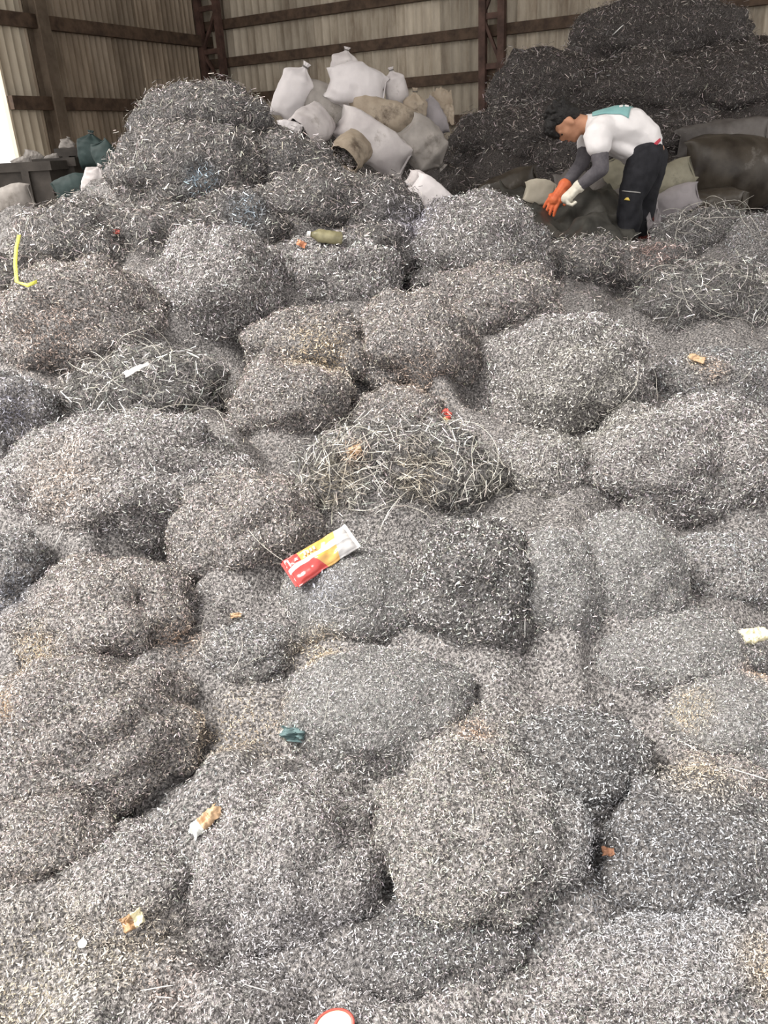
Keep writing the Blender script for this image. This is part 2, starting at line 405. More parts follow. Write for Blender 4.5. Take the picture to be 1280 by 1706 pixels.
# clumps: (px, py, rx, ry, style, protrusion, label)
CL = [
 (140, 1225, 185, 122, 'brown', .5, 'big brown-grey clump of turnings at the left edge above the pale bottom corner'),
 (175, 1035, 148, 95, 'brown', .5, 'rounded brownish clump of turnings with a sharp left shoulder, below the dark hollow'),
 (795, 1400, 160, 142, 'ring', .68, 'large round clump of brownish ringlet turnings in the bottom foreground'),
 (800, 1255, 100, 72, 'ring', .45, 'small rust-tinged ringlet clump sitting on top of the large round foreground clump'),
 (945, 1275, 120, 88, 'sharp', .45, 'dark clump with bright flecks between the round foreground clump and the right crevice'),
 (1140, 1430, 160, 130, 'sharp', .4, 'dark clump with bright white flecks at the lower right'),
 (480, 1460, 150, 150, 'pale', .4, 'soft grey clump of curled turnings left of the large round foreground clump'),
 (625, 1185, 150, 98, 'fine', .5, 'smooth mound of very fine grey filings in the middle foreground'),
 (590, 1000, 112, 88, 'fine', .45, 'fine grey mound right below the red and yellow snack packet'),
 (795, 1005, 122, 122, 'curly', .55, 'dark round clump covered in bright comma-shaped curls, right of the snack packet'),
 (925, 1005, 82, 115, 'fine', .7, 'left lobe of the smooth fine-grey double mound'),
 (1040, 985, 90, 112, 'fine', .8, 'right lobe of the smooth fine-grey double mound, with a dark crease beside it'),
 (1130, 785, 168, 112, 'pale', .6, 'big pale mound of bright chips at the right, overhanging a dark gap'),
 (945, 645, 130, 105, 'pale', .6, 'round olive-grey clump in the middle right behind the wire tangle'),
 (1200, 965, 100, 70, 'grey', .4, 'dark grey clump under the overhang of the pale mound at right'),
 (1120, 1100, 130, 78, 'fine', .4, 'low slab of fine grey filings below the double mound'),
 (1215, 1215, 100, 90, 'fine', .4, 'bluish-grey fine mound at the right edge beside the rusty patch'),
 (1180, 1310, 110, 60, 'brown', .35, 'rust-speckled clump with loose straws at the lower right edge'),
 (215, 815, 190, 115, 'pale', .55, 'wide pale brown clump of turnings overhanging the dark hollow at left'),
 (415, 895, 112, 105, 'brown', .5, 'brown-grey clump directly left of the snack packet'),
 (240, 665, 125, 72, 'straw', .5, 'clump with long straw-like strands below the white paper strip'),
 (130, 560, 135, 110, 'brown', .5, 'large brownish clump left of the white paper strip'),
 (375, 505, 105, 112, 'pale', .55, 'pale rounded clump above the black gap on the left'),
 (520, 585, 100, 66, 'brown', .5, 'rusty-topped clump in the centre of the heap'),
 (690, 590, 100, 88, 'brown', .5, 'brownish clump right of the rusty-topped clump'),
 (480, 680, 95, 72, 'brown', .45, 'brown clump under the rusty-topped clump in the centre'),
 (665, 700, 72, 50, 'brown', .3, 'dark sunken clump above the wire tangle'),
 (660, 805, 150, 92, 'straw', .45, 'mound of long pale wire strands beside the snack packet'),
 (790, 432, 112, 84, 'pale', .55, 'tall pale hump of turnings in front of the worker'),
 (820, 530, 110, 80, 'brown', .4, 'brown-grey clump on the near slope of the tall pale hump'),
 (560, 470, 100, 70, 'pale', .45, 'grey-pink clump just below the green bottle'),
 (335, 205, 105, 55, 'coarse', .4, 'fluffy topmost clump of coarse shiny turnings on the peak of the heap'),
 (320, 300, 125, 75, 'coarse', .5, 'coarse clump with a bluish patch just under the peak'),
 (485, 288, 72, 52, 'coarse', .5, 'dark coarse clump between the peak and the white sacks'),
 (515, 352, 88, 60, 'coarse', .5, 'coarse clump above the green bottle'),
 (620, 368, 80, 60, 'coarse', .5, 'coarse clump below the spilling white sack'),
 (130, 430, 110, 82, 'coarse', .5, 'pale coarse clump beside the yellow strap at left'),
 (265, 410, 85, 62, 'coarse', .45, 'clump of bright turnings on the left slope below the bluish patch'),
 (395, 390, 80, 60, 'coarse', .45, 'mid-slope clump left of the orange scrap and green bottle'),
 (625, 425, 72, 48, 'coarse', .3, 'shadowed clump right of the green bottle'),
 (960, 455, 78, 50, 'coarse', .4, 'clump between the tall pale hump and the worker'),
 (1075, 465, 85, 50, 'coarse', .4, 'brownish clump directly below the worker'),
 (1165, 520, 110, 72, 'straw', .5, 'overhanging clump of coarse bright strands on the right slope'),
 (1175, 405, 85, 48, 'straw', .5, 'tangle of looping wire right of the worker feet'),
 (1262, 430, 62, 62, 'grey', .5, 'smooth dark mound at the right edge below the big dark sack'),
 (20, 720, 80, 90, 'grey', .35, 'bluish-grey clump at the left edge beside the wide pale clump'),
 (25, 505, 70, 80, 'coarse', .35, 'clump at the left edge under the yellow strap'),
 (890, 800, 95, 70, 'pale', .4, 'olive-tinted clump between the wire mound and the pale right mound'),
 (1180, 650, 110, 60, 'grey', .35, 'dark grey clump below the coarse strand clump at right'),
 (400, 1100, 90, 55, 'grey', .12, 'low tangle of grey strands between the left clump and the fine mound'),
 (60, 1400, 120, 80, 'brown', .35, 'drooping lower tip of brown turnings at the left edge'),
 (710, 1580, 150, 70, 'sharp', .3, 'dark flat clump beneath the large round foreground clump'),
 (1100, 1620, 190, 90, 'pale', .3, 'pale spread of curls in the bottom right corner'),
 (230, 1480, 130, 90, 'pale', .3, 'pale grey swell around the small brown wrapper at lower left'),
 (668, 290, 62, 34, 'dark', .45, 'dark clump spilled out below the slumped grey-white sack'),
 (545, 238, 50, 26, 'dark', .4, 'dark clump spilled between the torn sack and the peak'),
 (30, 960, 60, 70, 'grey', .3, 'shadowed bluish clump in the pit at the left edge'),
]
DARKCL = [
 (1090, 65, 135, 62, 'dark', .5, 'uppermost dark clump of turnings against the top of the back wall'),
 (1050, 160, 120, 55, 'dark', .45, 'dark overhanging clump in the middle of the rear heap'),
 (905, 160, 85, 60, 'dark', .5, 'dark clump with white flecks left on the rear heap'),
 (1215, 150, 100, 60, 'dark', .5, 'dark clump on the right side of the rear heap'),
 (860, 240, 95, 55, 'dark', .45, 'dark clump on the rear heap behind the worker head'),
 (1130, 235, 70, 40, 'dark', .4, 'dark clump behind the worker back'),
 (970, 265, 75, 48, 'dark', .4, 'dark clump behind the arms of the worker'),
]
def march(px, py, zf, y0=0.5, y1=11.0):
    d = ray(px, py); d = d / d[1]
    ys = np.linspace(y0, y1, 1600)
    Q = CAM[None, :] + d[None, :] * ys[:, None]
    below = Q[:, 2] < zf(Q[:, 0], Q[:, 1])
    i = int(np.argmax(below)) if below.any() else len(ys) - 1
    return Q[i]
ELL = []      # centre, radii
def mk_ell(px, py, rx, ry, pro, zf, y0=0.5):
    p = march(px, py, zf, y0); m = mpp(p) * 1.1; a, bq = rx * m, ry * m
    phi = math.atan2(H - p[2], p[1])
    yw = min(a, bq * 1.15) * 0.95
    rz2 = (bq * bq - (yw * math.sin(phi)) ** 2) / math.cos(phi) ** 2
    rz = min(max(math.sqrt(max(rz2, 0)), 0.72 * bq), 1.05 * max(a, bq))
    d = ray(px, py); d = d / np.linalg.norm(d)
    c = p + d * min(yw, rz) * (0.92 - pro * 1.3)
    return c, np.array([a, yw, rz])
for q in CL: ELL.append(mk_ell(*q[:4], q[5], zheap))
NDE = len(ELL)
for q in DARKCL: ELL.append(mk_ell(*q[:4], q[5], zdark, 6.4))
EC = np.array([e[0] for e in ELL]); ER = np.array([e[1] for e in ELL])
def hit(px, py, zf=None):
    zf = zf or zheap
    d = ray(px, py); d = d / d[1]; best = march(px, py, zf)
    for c, r in ELL:
        o_ = (CAM - c) / r; dd = d / r
        A = dd @ dd; B = o_ @ dd; Cc = o_ @ o_ - 1; disc = B * B - A * Cc
        if disc > 0:
            t = (-B - math.sqrt(disc)) / A
            if 0.3 < t < best[1]: best = CAM + d * t
    return best
def inside_any(P, skip=-1, s=0.93):
    m = np.zeros(len(P), bool)
    for i in range(len(EC)):
        if i == skip: continue
        m |= (((P - EC[i]) / (ER[i] * s)) ** 2).sum(1) < 1
    return m
def skirted(zf, ids, amt=0.38):
    def f(x, y):
        z0 = zf(x, y); add = np.zeros_like(z0)
        for i in ids:
            c, r = EC[i], ER[i]
            top = c[2] + r[2] * 0.9 - zf(np.array([c[0]]), np.array([c[1]]))[0]
            q = ((x - c[0]) / (r[0] * 1.0)) ** 2 + ((y - c[1]) / (r[1] * 1.05)) ** 2
            add = np.maximum(add, amt * max(top, 0) * np.exp(-q * 0.62))
        return z0 + add
    return f
PITS = []
for px, py, r_, dp in ((260, 945, 75, .16), (335, 595, 45, .2), (370, 645, 36, .16), (650, 665, 60, .2), (812, 640, 36, .16), (1060, 1215, 45, .09), (170, 1335, 55, .1), (325, 1170, 36, .07),
                       (30, 930, 60, .14), (650, 440, 60, .2), (1075, 560, 75, .16), (1160, 905, 85, .16), (780, 1160, 36, .06), (1005, 1095, 30, .09), (500, 1048, 30, .07), (480, 290, 40, .2),
                       (320, 360, 50, .18), (700, 690, 40, .12), (560, 720, 30, .1), (880, 640, 30, .1), (600, 650, 36, .14), (420, 560, 34, .12), (380, 1560, 45, .06), (620, 1330, 30, .06), (700, 1570, 60, .03), (880, 1560, 60, .03), (985, 1400, 40, .06)):
    p_ = march(px, py, zheap); PITS.append((p_, r_ * mpp(p_), dp))
def pitted(f0):
    def f(x, y):
        z = f0(x, y)
        for p_, r_, dp in PITS: z = z - dp * np.exp(-(((x - p_[0]) / r_) ** 2 + ((y - p_[1]) / (r_ * 1.4)) ** 2))
        return z
    return f
zheap_b = pitted(skirted(zheap, range(NDE))); zdark_b = skirted(zdark, range(NDE, len(ELL)))
# base heap ----------------------------------------------------------
SURF_V, SURF_F, _nv = [], [], 0
def add_surface(V, F):
    global _nv
    for f in F: SURF_F.append(tuple(int(k) + _nv for k in f))
    SURF_V.extend(map(tuple, V)); _nv += len(V)
def heap_mesh(name, label, cat, zf, y0, y1, ny, xa, xb, nx, mat, amp):
    X, Y = fan_grid(y0, y1, ny, xa, xb, nx)
    P = np.stack([X, Y, zf(X, Y)], 1)
    P[:, 2] = np.maximum(P[:, 2] - 0.03 + lump_noise(P, 2.2, amp * 0.6, 3.3) + billow(P, 2.6, amp * 1.5, 9.1), -0.02)
    P[:, 2] = np.where((P[:, 1] < 5.0) & (P[:, 2] < 0.03), 0.03 + 0.01 * np.sin(P[:, 0] * 40) * np.sin(P[:, 1] * 37), P[:, 2])
    F = grid_faces(ny, nx)[:, ::-1]
    root = tag(link(name, mesh_np(name, P, F, True), mat), label, cat, kind='stuff')
    add_surface(P, F)
    return root, P.reshape(ny, nx, 3)
def heap_chips(root, G, nchips, stylef, margin=1.0):
    # random points even in log depth, so the density falls off with distance
    ny, nx = G.shape[:2]
    i = rng.uniform(0, ny - 1.001, nchips); mg = (rng.random(nchips) < margin)
    jj = np.where(mg, rng.uniform(0, nx - 1.001, nchips), rng.uniform(0.16 * nx, 0.84 * nx, nchips))
    a, bb = i.astype(int), jj.astype(int); u = (i - a)[:, None]; v = (jj - bb)[:, None]
    p00, p10, p01, p11 = G[a, bb], G[a + 1, bb], G[a, bb + 1], G[a + 1, bb + 1]
    S = p00 * (1 - u) * (1 - v) + p10 * u * (1 - v) + p01 * (1 - u) * v + p11 * u * v
    N = nrm_(np.cross(p01 - p00, p10 - p00)); N[N[:, 2] < 0] *= -1
    vis = ((CAM - S) * N).sum(1) / np.linalg.norm(CAM - S, axis=1) > -0.25
    keep = vis & ~inside_any(S, -1, 0.88) & (S[:, 2] > 0.01)
    stylef(root, S[keep], N[keep])
heap, G1_ = heap_mesh('turnings_heap', 'great grey heap of loose metal turnings filling the foreground', 'metal turnings', zheap_b, 0.42, 9.0, 235, -0.93, 0.97, 290, m_core, 0.05)
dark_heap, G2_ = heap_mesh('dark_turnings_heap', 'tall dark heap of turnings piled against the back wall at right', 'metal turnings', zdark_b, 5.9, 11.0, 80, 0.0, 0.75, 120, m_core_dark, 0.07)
# clump cores
def ico(sub):
    bm = bmesh.new(); bmesh.ops.create_icosphere(bm, subdivisions=sub, radius=1.0)
    V = np.array([v.co[:] for v in bm.verts]); F = np.array([[v.index for v in f.verts] for f in bm.faces]); bm.free()
    return V, F
ICO = ico(4)
CLUMPS, CORES = [], []
for i, q in enumerate(CL + DARKCL):
    c, r = ELL[i]; dark = i >= NDE
    V0, F0 = ICO
    smooth_ = 0.6 if q[4] == 'fine' else 1.0
    k = 1.0 + lump_noise(V0 * 1.0 + i * 3.7, 1.2, 0.17 * smooth_, i) + billow(V0, 1.9, 0.16 * smooth_, i + 5)
    V = V0 * k[:, None] * r
    root = empty('dark_turnings_clump' if dark else 'turnings_clump', tuple(c))
    tag(root, q[6], 'metal turnings', 'dark clumps on the rear heap' if dark else 'clumps of turnings on the heap')
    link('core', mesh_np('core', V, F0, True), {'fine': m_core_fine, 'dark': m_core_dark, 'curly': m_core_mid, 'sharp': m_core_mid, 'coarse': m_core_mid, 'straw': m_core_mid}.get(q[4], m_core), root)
    add_surface(V + c, F0); CLUMPS.append(root); CORES.append(V)
from mathutils.bvhtree import BVHTree
SURF = BVHTree.FromPolygons(SURF_V, SURF_F)
def surf(px, py):
    """the point of the heap surface seen at a photo pixel, with its normal"""
    d = Vector(ray(px, py)).normalized()
    p, n, _, _ = SURF.ray_cast(Vector(CAM), d, 30)
    if p is None: return march(px, py, zheap), np.array([0, 0, 1.0])
    if n.dot(d) > 0: n = -n
    return np.array(p), np.array(n)
RUST, TAN, CREAMY = (0.92, 0.68, 0.52), (0.98, 0.80, 0.56), (1.0, 0.90, 0.72)
for px, py, r, c in ((400, 1215, 80, TAN), (530, 590, 62, TAN), (1150, 1180, 42, TAN), (790, 1222, 34, RUST), (30, 1670, 170, CREAMY), (6, 1175, 28, (0.95, 0.66, 0.42)),
                     (1270, 1125, 34, RUST), (530, 1090, 50, TAN), (300, 1075, 44, RUST), (590, 752, 24, RUST), (1190, 612, 26, RUST), (1160, 600, 18, TAN), (1160, 1290, 65, TAN),
                     (60, 1090, 45, TAN), (700, 790, 50, (0.86, 0.76, 0.62)), (560, 800, 45, (0.88, 0.78, 0.62)), (1275, 1600, 60, TAN), (240, 1590, 80, (0.9, 0.8, 0.66)), (290, 1640, 60, (0.85, 0.68, 0.62)),
                     (335, 300, 30, (0.45, 0.68, 0.88)), (410, 350, 34, (0.6, 0.74, 0.88)), (90, 560, 70, (0.9, 0.7, 0.6)), (700, 640, 60, (0.9, 0.7, 0.58)), (1090, 420, 40, (0.75, 0.5, 0.45)),
                     (490, 1222, 18, (0.35, 0.65, 0.65)), (540, 980, 45, (0.75, 0.78, 0.9)), (15, 680, 60, (0.75, 0.74, 0.9)), (100, 800, 80, (0.92, 0.78, 0.68)),
                     (690, 380, 70, (0.75, 0.72, 0.85)), (1100, 1430, 190, (0.82, 0.84, 0.9)), (960, 1250, 100, (0.80, 0.82, 0.84)), (500, 1600, 150, (0.82, 0.80, 0.84)),
                     (20, 1000, 70, (0.55, 0.58, 0.68)), (960, 650, 130, (0.86, 0.84, 0.76)), (860, 840, 80, (0.84, 0.80, 0.70))):
    p, _ = surf(px, py); TINTS.append((p, r * mpp(p), c))
def style_chips(root, S, N, key, seg=2, scale=1.0, lift=0.45, name='shavings'):
    st = STY[key]; n = len(S)
    L = (st['L'][0] * .8 + (st['L'][1] * 1.1 - st['L'][0] * .8) * rng.random(n) ** 2.2) * scale
    W = (st['W'][0] + (st['W'][1] - st['W'][0]) * rng.random(n) ** 1.7) * scale
    Q = S + N * (rng.random((n, 1)) ** 2 * L[:, None] * lift * 2)
    return chips(name, Q, N, L, W, rng.uniform(*st['c'], n), chip_cols(S, st), root, seg)
def heap_style(root, S, N):
    d = S[:, 1]
    f = np.array([noise.noise(Vector(p) * 1.7) for p in S])
    near = d < 2.6
    style_chips(root, S[near & (f < -.08)], N[near & (f < -.08)], 'sharp', 1)
    style_chips(root, S[near & (f >= -.08)], N[near & (f >= -.08)], 'pale')
    mid = (d >= 2.6) & (d < 4.0)
    style_chips(root, S[mid], N[mid], 'brown', 1, scale=1.2)
    far = d >= 4.0
    style_chips(root, S[far], N[far], 'coarse', 1)
heap_chips(heap, G1_, 300000, heap_style, 0.22)
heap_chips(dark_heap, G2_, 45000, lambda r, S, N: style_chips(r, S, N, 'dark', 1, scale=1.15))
for i, q in enumerate(CL + DARKCL):
    c, r = ELL[i]; dark = i >= NDE; root = CLUMPS[i]; V = CORES[i]; F0 = ICO[1]
    st = STY[q[4]]
    cnt = int(math.pi * q[2] * q[3] / 1000 * st['d'] * 1.9)
    A = V[F0]; nf = np.cross(A[:, 1] - A[:, 0], A[:, 2] - A[:, 0]); ar = np.linalg.norm(nf, axis=1); nf = nf / ar[:, None]
    cen = A.mean(1) + c
    vis = ((CAM - cen) * nf).sum(1) / np.linalg.norm(CAM - cen, axis=1)
    w = ar * (vis > -0.2); w = w / w.sum()
    fi = rng.choice(len(F0), cnt, p=w)
    e1, e2 = rng.random(cnt), rng.random(cnt); fl = e1 + e2 > 1; e1[fl], e2[fl] = 1 - e1[fl], 1 - e2[fl]
    S = A[fi, 0] + (A[fi, 1] - A[fi, 0]) * e1[:, None] + (A[fi, 2] - A[fi, 0]) * e2[:, None] + c
    N = nf[fi]
    zf = zdark_b if dark else zheap_b
    keep = (S[:, 2] > zf(S[:, 0], S[:, 1]) - 0.06) & ~inside_any(S, i, 0.84)
    S, N = S[keep], N[keep]
    if len(S):
        d = depth(c)
        sc_ = 1.0 if q[4] in ('coarse', 'straw', 'dark') else min(max(d / 2.2, 0.8), 1.7)
        sg = 3 if q[4] in ('ring', 'curly') else (1 if q[4] in ('fine', 'dark', 'coarse', 'sharp') else 2)
        # where the clump sinks into the heap, turnings of the heap lie over its foot
        foot = np.exp(-np.maximum(S[:, 2] - zf(S[:, 0], S[:, 1]) + 0.02, 0) / (0.22 * r[2])) * 1.25
        foot = (rng.random(len(S)) < np.clip(foot + 0.05, 0, 0.95)) & (q[4] in ('fine', 'curly', 'sharp'))
        o = style_chips(root, S[~foot], N[~foot], q[4], seg=sg, scale=sc_, lift=0.7 if q[4] in ('coarse', 'dark') else 0.5)
        if o: o.location = tuple(-np.array(c))
        if foot.any():
            kf = np.where(foot)[0][::2]
            o = style_chips(root, S[kf], N[kf], 'pale', seg=2, scale=sc_, name='loose_shavings')
            if o: o.location = tuple(-np.array(c))
# ------------------------------------------------------------------ sacks
def sack_surface(L, W, T, neck='sewn', seed=0, nu=50, nv=44, wr=0.05, ruffle=True):
    """closed sack lying along x; far end (+x) sewn, tied or open"""
    us = np.linspace(-1, 1, nu); V = []
    for iu, u in enumerate(us):
        a = abs(u)
        if u <= 0 or neck == 'sewn':
            hw = 1 - a ** 3 * 0.34; ht = max((1 - a ** 2.2), 0.0) ** 0.5
            if a > 0.93: ht = max(ht * 0.5, 0.05)
        elif neck == 'tied':
            g = min(max((u - 0.40) / 0.46, 0), 1); g = g * g * (3 - 2 * g)
            hw = 1 * (1 - g) + 0.13 * g; ht = (1 - (u * 0.75) ** 2.6) ** 0.5 * (1 - g) + 0.15 * g
            if u > 0.86:
                f = (u - 0.86) / 0.14; hw = 0.13 + 0.12 * f; ht = 0.15 + 0.06 * f
        else:
            hw = 1 - 0.12 * a ** 2; ht = (1 - (a * 0.6) ** 2.6) ** 0.5 * (1 - 0.15 * a)
        for iv in range(nv):
            th = 2 * math.pi * iv / nv
            c, s = math.cos(th), math.sin(th)
            e = 0.88
            y = math.copysign(abs(c) ** e, c) * W / 2 * hw; z = math.copysign(abs(s) ** e, s) * T / 2 * ht
            x = u * L / 2
            if neck == 'sewn' or u < 0:      # ears at the sewn corners
                x += math.copysign(0.06 * L * (abs(c) ** 6) * a ** 8, u)
                x -= math.copysign(0.05 * L * (1 - abs(c)) * a ** 6, u)
            n1 = noise.noise(Vector((x / L * 3 + seed, y / W * 2.4, z / T * 2.0 + seed * 1.7)))
            n2 = noise.noise(Vector((x / L * 2 + seed * 3, th * 3.0, seed)))
            n3 = 1 - 2 * abs(noise.noise(Vector((x / L * 4.5 + seed, y / W * 3.6 + seed, z / T * 3 - seed)))) 
            n4 = noise.noise(Vector((x / L * 9 + seed, y / W * 7, z / T * 6 + seed)))
            k = 1 + wr * 1.5 * n1 + wr * 1.1 * n2 * (0.3 + a * a) + wr * 0.75 * (n3 - 0.6) + wr * 0.5 * n4
            if neck == 'tied' and u > 0.25: k *= 1 + 0.16 * math.sin(th * 7 + seed) * min((u - 0.25) * 2.2, 1)
            V.append((x + wr * 0.25 * L * n1 * 0.4, y * k, z * k - 0.03 * T * (1 - a) * (s < 0)))
    n = nu * nv
    F = [tuple(f) for f in grid_faces(nu, nv, True)]
    V = np.array(V)
    return V, F, nu, nv
def frame_matrix(p, ang, yaw=0.0, rollx=0.0):
    """x axis at angle ang in the plane facing the viewer, tipped in depth by yaw; z towards the viewer/up"""
    a, yw = math.radians(ang), math.radians(yaw)
    rt = Vector((1, 0, 0)); fw = Vector((0, 1, 0)); up = Vector((0, 0, 1))
    x = (rt * math.cos(a) + up * math.sin(a)) * math.cos(yw) + fw * math.sin(yw)
    z = -fw; z = (z - x * z.dot(x)).normalized(); y = z.cross(x)
    m = Matrix(((x.x, y.x, z.x, p[0]), (x.y, y.y, z.y, p[1]), (x.z, y.z, z.z, p[2]), (0, 0, 0, 1)))
    return m @ Matrix.Rotation(math.radians(rollx), 4, 'X')
m_tie = plain('tie_string', (0.12, 0.11, 0.1))
def sack(label, px, py, Y, lpx, wpx, ang, mat, neck='sewn', yaw=0, thick=0.72, rollx=0, wr=0.05, group='woven sacks', name='woven_sack', fill=None):
    p = at(px, py, Y); m = mpp(p); L, W = lpx * m, wpx * m; T = W * thick
    root = empty(name, tuple(p)); tag(root, label, 'sack', group)
    sd = px * 0.013 + py * 0.007
    V, F, nu, nv = sack_surface(L, W, T, neck, sd, wr=wr)
    mt = frame_matrix((0, 0, 0), ang, yaw, rollx)
    bm = bmesh.new(); vv = [bm.verts.new(v) for v in V]
    for f in F: bm.faces.new([vv[k] for k in f])
    bm.faces.new([vv[k] for k in range(nv)][::-1])
    if neck != 'open': bm.faces.new([vv[(nu - 1) * nv + k] for k in range(nv)])
    bmesh.ops.transform(bm, matrix=mt, verts=bm.verts)
    o = link('sack_body', bm_mesh('sack_body', bm, True), mat, root)
    if neck == 'open':
        sm = o.modifiers.new('cloth', 'SOLIDIFY'); sm.thickness = 0.006; sm.offset = 0
    if neck == 'sewn':      # stitched hem along the far end
        bm = bmesh.new(); box_bm(bm, (L * 0.475, -W * 0.34, -0.006), (L * 0.50, W * 0.34, 0.006), mt)
        link('stitched_hem', bm_mesh('stitched_hem', bm), mat, root)
    if neck == 'tied':
        ring = []
        nR, nr = 16, 6
        for i in range(nR):
            A = 2 * math.pi * i / nR
            for j in range(nr):
                Bq = 2 * math.pi * j / nr
                rr = W * 0.09 + W * 0.022 * math.cos(Bq)
                ring.append(mt @ Vector((L * 0.425 + W * 0.022 * math.sin(Bq), rr * math.cos(A), rr * math.sin(A) * 0.9)))
        F2 = [(i * nr + j, ((i + 1) % nR) * nr + j, ((i + 1) % nR) * nr + (j + 1) % nr, i * nr + (j + 1) % nr) for i in range(nR) for j in range(nr)]
        link('tie', mesh_np('tie', [v[:] for v in ring], F2, True), m_tie, root)
    if neck == 'open':
        n = 900; a = rng.random(n) * 2 * np.pi; r_ = np.sqrt(rng.random(n))
        S = np.stack([np.full(n, L * 0.36) + 0.05 * L * (1 - r_), r_ * np.cos(a) * W * 0.40, r_ * np.sin(a) * T * 0.34], 1)
        bm = bmesh.new(); bmesh.ops.create_icosphere(bm, subdivisions=3, radius=1)
        for v in bm.verts: v.co = mt @ Vector((L * 0.30 + v.co.x * L * 0.08, v.co.y * W * 0.42, v.co.z * T * 0.36))
        core = link('packed_turnings', bm_mesh('packed_turnings', bm, True), m_core_dark, root)
        R3 = np.array(mt.to_3x3()); S = S @ R3.T; N = np.repeat((R3 @ np.array([1.0, 0, 0]))[None, :], n, 0)
        st = STY['coarse']
        ch = chips('shavings', S, N, rng.uniform(.012, .03, n), rng.uniform(.0016, .003, n), rng.uniform(.2, 2.4, n), chip_cols(S + p, STY['coarse']) * 0.8, root, 2)
    return root
WHITE = sack_mat('white_woven_plastic', (0.46, 0.42, 0.42), (0.58, 0.54, 0.53), (0.26, 0.225, 0.2), 0.60)
WHITE2 = sack_mat('clean_white_woven_plastic', (0.56, 0.525, 0.53), (0.66, 0.62, 0.62))
GREYW = sack_mat('greyish_woven_plastic', (0.22, 0.20, 0.185), (0.34, 0.31, 0.285), (0.15, 0.13, 0.11), 0.56)
TANW = sack_mat('tan_woven_plastic', (0.27, 0.215, 0.16), (0.40, 0.335, 0.26), (0.12, 0.09, 0.065), 0.53)
CREAM = sack_mat('cream_woven_plastic', (0.40, 0.36, 0.285), (0.50, 0.455, 0.37))
OLIVE = sack_mat('olive_woven_plastic', (0.18, 0.165, 0.12), (0.28, 0.26, 0.195), (0.12, 0.11, 0.08), 0.6)
DARKB = sack_mat('grimy_dark_plastic', (0.028, 0.022, 0.017), (0.07, 0.058, 0.045), (0.18, 0.165, 0.15), 0.58, 0.3)
LILAC = sack_mat('pale_lilac_plastic', (0.24, 0.22, 0.225), (0.34, 0.31, 0.32))
DUSTY = sack_mat('dusty_grey_plastic', (0.085, 0.075, 0.07), (0.16, 0.145, 0.135), (0.25, 0.23, 0.215), 0.6)
TEAL = sack_mat('dark_teal_plastic', (0.02, 0.034, 0.033), (0.045, 0.07, 0.068), (0.09, 0.12, 0.115), 0.6)
G1 = 'sacks piled beside the peak of the heap'
sack('upright white sack with tied neck, leftmost on the sack pile', 490, 152, 7.0, 96, 56, 57, WHITE2, 'tied', group=G1, wr=.06)
sack('rolled neck of a white sack poking up at the very top of the sack pile', 573, 112, 7.15, 60, 42, 75, WHITE, 'tied', group=G1, wr=.09)
sack('large plump white sack lying on top of the sack pile', 594, 146, 6.95, 96, 72, -12, WHITE2, 'sewn', group=G1, thick=.85, rollx=-20, wr=.08)
sack('small upright white sack right of the plump top sack', 659, 148, 7.05, 66, 40, 102, WHITE, 'tied', group=G1, wr=.08)
sack('wrinkled grey sack beneath the plump white top sack', 553, 182, 7.0, 110, 58, -32, GREYW, 'sewn', group=G1, wr=.09)
sack('stained tan sack lying across the middle of the sack pile', 637, 194, 6.85, 112, 58, -16, TANW, 'sewn', group=G1, wr=.08)
sack('upright brown-stained sack at the right of the stained tan sack', 690, 188, 6.95, 74, 40, 85, TANW, 'tied', group=G1, wr=.1)
sack('half dark half white sack at the right end of the sack pile', 722, 197, 7.1, 60, 40, 120, LILAC, 'sewn', group=G1)
sack('long pale sack spilling turnings toward the heap', 622, 238, 6.5, 128, 70, -35, WHITE, 'sewn', group=G1, thick=.8, wr=.09)
sack('grey-white sack slumped at the lower right of the sack pile', 708, 246, 6.6, 92, 72, -48, GREYW, 'tied', group=G1, thick=.8, wr=.08)
sack('torn white sack gaping open under the grey wrinkled sack', 522, 208, 6.4, 92, 60, 215, WHITE, 'open', group=G1, yaw=-55, wr=.1)
sack('tan sack mouth gaping with turnings inside, below the pale spilling sack', 588, 248, 6.1, 80, 58, 225, TANW, 'open', group=G1, yaw=-60, wr=.1)
sack('small white sack corner sticking out beside the dark gap', 482, 214, 6.1, 40, 26, -15, WHITE2, 'sewn', group=G1, wr=.12)
G2 = 'half-buried sacks behind the tall pale hump'
sack('half-buried white sack between the heap and the tall pale hump', 722, 330, 5.15, 80, 48, -42, WHITE2, 'sewn', group=G2)
sack('small crumpled white sack above the half-buried white one', 702, 305, 5.3, 48, 32, -30, WHITE, 'sewn', group=G2, wr=.12)
sack('dull olive sack tip in front of the half-buried white sack', 724, 360, 4.95, 60, 36, 30, OLIVE, 'sewn', group=G2)
G3 = 'sacks around the worker'
sack('long dark grimy sack lying left of the worker', 845, 312, 6.4, 104, 46, 20, DARKB, 'sewn', group=G3, wr=.07)
sack('small grey sack end beside the long dark grimy sack', 812, 330, 6.1, 30, 24, 70, GREYW, 'sewn', group=G3)
sack('cream sack held open under the orange glove', 900, 320, 5.95, 50, 40, -8, CREAM, 'sewn', group=G3, thick=.25, wr=.05)
sack('tan sack behind the knees of the worker, left of the legs', 1030, 300, 6.3, 70, 52, 110, OLIVE, 'sewn', group=G3)
sack('olive sack with a pinched corner right of the worker legs', 1110, 306, 6.3, 92, 58, 28, OLIVE, 'sewn', group=G3, thick=.8)
sack('pale lilac sack under the olive sack', 1124, 338, 6.15, 80, 50, 20, LILAC, 'sewn', group=G3)
